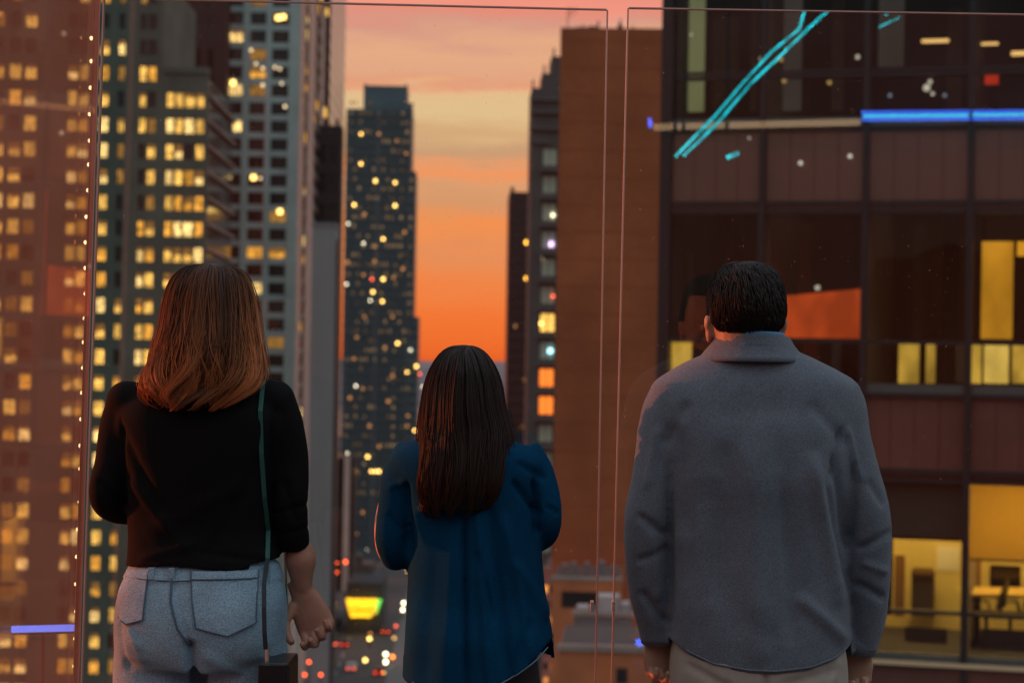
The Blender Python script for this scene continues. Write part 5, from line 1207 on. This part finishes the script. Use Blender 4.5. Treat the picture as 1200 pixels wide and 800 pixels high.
def f3(c, n):
    r = .0035 * snoise(c, 12, 2) + .0015 * snoise(c, 40, 8)
    F_ = (((965, 530), (988, 640), .010, -.008), ((978, 500), (962, 560), .008, -.007), ((940, 530), (975, 700), .016, .012), ((955, 560), (990, 690), .010, -.006), ((900, 500), (935, 720), .022, -.005), ((870, 520), (880, 760), .028, .009), ((790, 500), (800, 620), .014, -.007), ((781, 540), (785, 740), .009, -.008), ((994, 540), (992, 640), .009, -.007),
          ((745, 600), (780, 625), .008, -.007), ((745, 655), (780, 640), .008, -.006), ((750, 690), (782, 730), .008, -.008), ((1000, 640), (1040, 620), .008, -.008), ((1000, 680), (1035, 700), .009, -.008), ((1005, 655), (1036, 668), .008, .005), ((1010, 560), (1030, 590), .01, -.005), ((835, 700), (900, 740), .03, -.004), ((820, 560), (850, 700), .03, -.004), ((925, 690), (985, 745), .014, .009), ((905, 560), (920, 740), .016, -.006), ((840, 520), (835, 700), .02, -.006), ((985, 500), (1000, 560), .008, .006), ((768, 500), (755, 570), .010, .005), ((940, 470), (985, 520), .014, -.005), ((800, 470), (775, 520), .012, -.005), ((760, 620), (770, 700), .008, .005))
    for a in F_: r = r + fold(c, a[0], a[1], a[2], a[3] * 1.35, Y3)
    return r
displace(jk, f3, ORG[M3.name])
HX, HY = [780, 800, 830, 870, 900, 940, 970, 990, 1002], [742, 757, 770, 776, 777, 773, 764, 752, 742]
def hem3(x_, y_):
    px = 600 + (x_ / Y3) * F - 5
    if px < 783 or px > 996:      # sleeves end at the cuffs
        return P(px, 753 if px < 850 else 764, Y3).z
    if y_ > Y3 + .05: return P(885, 758, Y3).z
    return P(px, float(np.interp(px, HX, HY)), Y3).z
trim(jk, ORG[M3.name], hem3)
q = surf_y(jk, ORG[M3.name], [P(px, float(np.interp(px, HX, HY)) - 3, Y3) for px in range(800, 986, 5)])
mb = MB(); mb.tube([v - Vector((0, .0006, 0)) for v in q], .0022, 6); wb(mb, 'hem', jm, M3)
# cuffs
for nm, c, r_ in (('l', (773, 750), 21.5), ('r', (1010, 762), 22)):
    a = P(c[0] + (-.5 if nm == 'l' else 1), c[1] - 20, Y3) + Vector((0, .036, 0)); b = P(c[0] + (1 if nm == 'l' else -2), c[1] + 4, Y3) + Vector((0, .042, 0)); k = Y3 / F
    mb = MB(); mb.tube([a, a.lerp(b, .5), b], [r_ * k, r_ * k * 1.02, r_ * k], 24, flat=1.15, cap=False); cf = wb(mb, 'cuff', jm, M3, True); md = cf.modifiers.new('s', 'SOLIDIFY'); md.thickness = .003
# collar: folded band round the neck
cq = P(881, 408, Y3)
def ringc(cx, cy, cz, a, b, tilt, n=40): return [(cx + a * math.cos(t_), cy + b * math.sin(t_), cz + tilt * math.sin(t_)) for t_ in [2 * math.pi * j / n for j in range(n)]]
zb = P(884, 432, Y3).z; zt_ = P(884, 396, Y3).z; zn = P(884, 412, Y3).z
mb = MB(); mb.rings([ringc(cq.x, Y3 - .004, P(884, 424, Y3).z, .118, .112, -.002), ringc(cq.x, Y3 - .004, P(884, 418, Y3).z, .112, .107, -.002), ringc(cq.x, Y3, P(884, 406, Y3).z, .093, .092, -.004), ringc(cq.x, Y3 - .012, zt_ + .0, .080, .084, -.004), ringc(cq.x, Y3 - .012, zt_ + .003, .075, .080, -.004), ringc(cq.x, Y3 - .01, zn, .075, .080, 0)], cap=False)
co = wb(mb, 'collar', jm, M3, True); md = co.modifiers.new('s', 'SOLIDIFY'); md.thickness = .004
me = co.data
mb = MB(); mb.rings([ringc(cq.x - .004, Y3 - .016, zn - .01, .074, .076, 0), ringc(cq.x - .004, Y3 - .018, zt_ + .004, .072, .075, -.004), ringc(cq.x - .004, Y3 - .018, zt_ + .010, .071, .077, -.004), ringc(cq.x - .004, Y3 - .018, zt_ + .008, .066, .070, -.004)], cap=False)
wb(mb, 'shirt_collar', pmat('light_blue_shirt', (.10, .26, .42), .7), M3, True)
# trousers
tr3 = secs_px([(735, 792, 984, .115), (760, 786, 990, .125, -.01), (800, 784, 993, .125, -.012), (850, 788, 988, .12)], Y3)
xl3 = P(838, 800, Y3).x; xr3 = P(940, 800, Y3).x
lw3 = [(P(880, 812, Y3).z, .098, -.005), (.68, .094, 0), (.45, .08, .01), (.2, .072, 0), (.05, .07, 0)]
mb = MB(); mb.loft(smooth_list(tr3), 36); legs(mb, 0, xl3, xr3, Y3, 0, lw3); tk = wb(mb, 'trousers', pmat('khaki_cotton', (.36, .32, .27), .8, noise_s=30, noise_a=.08, bump=.4, bump_s=500), M3); remesh(tk, .007, 6)
def f3t(c, n):
    r = .003 * snoise(c, 20, 4)
    for a in (((888, 775), (888, 800), .006, -.008), ((800, 770), (850, 795), .008, -.006), ((905, 790), (975, 775), .008, -.005), ((975, 765), (960, 800), .008, .005)): r = r + fold(c, a[0], a[1], a[2], a[3], Y3, nrm=n)
    return r
displace(tk, f3t, ORG[M3.name])
crown = P(874, 316, Y3); hc3 = (crown.x, Y3 - .0, crown.z)
mb = MB(); head(mb, hc3, .232, 1.0)
mb.tube([(hc3[0], Y3 - .025, hc3[2] - .13), (hc3[0] + .002, Y3 - .02, hc3[2] - .17), (hc3[0] + .01, Y3 - .008, hc3[2] - .24)], [.066, .066, .070], 20)
mb.loft(smooth_list(shrink(tors[:10], .016)), 32); mb.loft(shrink(tr3, .016), 32); legs(mb, 0, xl3, xr3, Y3, 0, lw3, m=.018)
for ar_ in (armL, armR):
    q_, r_ = smooth_arm(*ar_); mb.tube(q_[:-1], [max(.024, k_ * .72) for k_ in r_[:-1]], 16)
wl = P(774, 742, Y3) + Vector((0, .045, 0)); wrr = P(1009, 753, Y3) + Vector((0, .045, 0))
hand(mb, wl, (.12, .02, -1), (.3, -.9, 0), (1, .3, -.1), .8, 1.05); hand(mb, wrr, (-.12, .02, -1), (-.3, -.9, 0), (-1, .3, -.1), .8, 1.05)
for xx in (xl3, xr3): mb.ball((xx, Y3 + .04, .03), .035, .1, .03)
bd = wb(mb, 'body', SK3, M3); remesh(bd, .0033, 2); eyes(M3, hc3, .232)
for xx in (xl3, xr3): shoe(M3, xx, Y3, pmat('brown_shoe', (.08, .045, .025), .4))
# short hair
def hs3(t_, w_, f_, b_): return (hc3[0] + .001, hc3[1] + (f_ - b_) / 2, hc3[2] + .012 - t_ * .232, w_ + .006, (f_ + b_) / 2 + .010)
env3 = envelope([hs3(-.005, .006, .008, .008), hs3(.0, .022, .024, .035), hs3(.03, .042, .046, .058), hs3(.10, .059, .066, .080), hs3(.2, .0695, .080, .096), hs3(.33, .0755, .088, .106), hs3(.45, .0765, .08, .107), hs3(.56, .074, .06, .100), hs3(.60, .067, .04, .092), hs3(.645, .056, .02, .082), hs3(.675, .045, .01, .072)])
mb = MB(); rs = []
for i in range(30):
    t_ = i / 29 * .96; cx, cy, cz, a, b = env3(t_)
    ring = []
    for j in range(48):
        x_ = 2 * math.pi * j / 48; s_ = math.sin(x_); k = .93
        if t_ > .42 and s_ > -.15: k = .93 - .9 * min(1, (t_ - .42) * 9) * min(1, (s_ + .15) * 3) * .6
        ring.append((cx + a * k * math.cos(x_), cy + b * k * s_, cz))
    rs.append(ring)
mb.rings(rs[::-1]); wb(mb, 'hair_volume', MATS['black_hair_mass'], M3, True)
paths = []; tones = []; rng = np.random.RandomState(3)
for i in range(5200):
    th = rng.uniform(0, 2 * math.pi); s0_ = rng.uniform(0, .9) ** .8
    lim = .97 if math.sin(th) < -.25 else (.62 if abs(math.cos(th)) > .6 and math.sin(th) < .3 else .38)
    if s0_ > lim - .04: continue
    L = .10 + .09 * (1 - s0_); e_ = min(lim + .02, s0_ + L * rng.uniform(.7, 1.2)); P_ = []; tw = rng.normal(0, .10) + .18; up_ = rng.uniform(.99, 1.05)
    gr = .5 * math.sin(th * 5 + s0_ * 9) + .3 * math.sin(th * 11 - s0_ * 17)
    for k in range(7):
        t_ = s0_ + (e_ - s0_) * k / 6; cx, cy, cz, a, b = env3(min(1, t_)); q_ = k / 6
        lf = .93 + (up_ - .93) * min(1, q_ * 2.2) + .012 * q_ * gr; th2 = th + (tw + .25 * gr) * q_ * (1.1 if s0_ < .3 else .4)
        P_.append((cx + a * lf * math.cos(th2), cy + b * lf * math.sin(th2), cz + .004 * math.sin(q_ * 3.1)))
    paths.append(P_); tones.append((lambda t_: 0, rng.uniform(0, 1)))
strands('hair', M3, paths, HM2, .0011, tones)
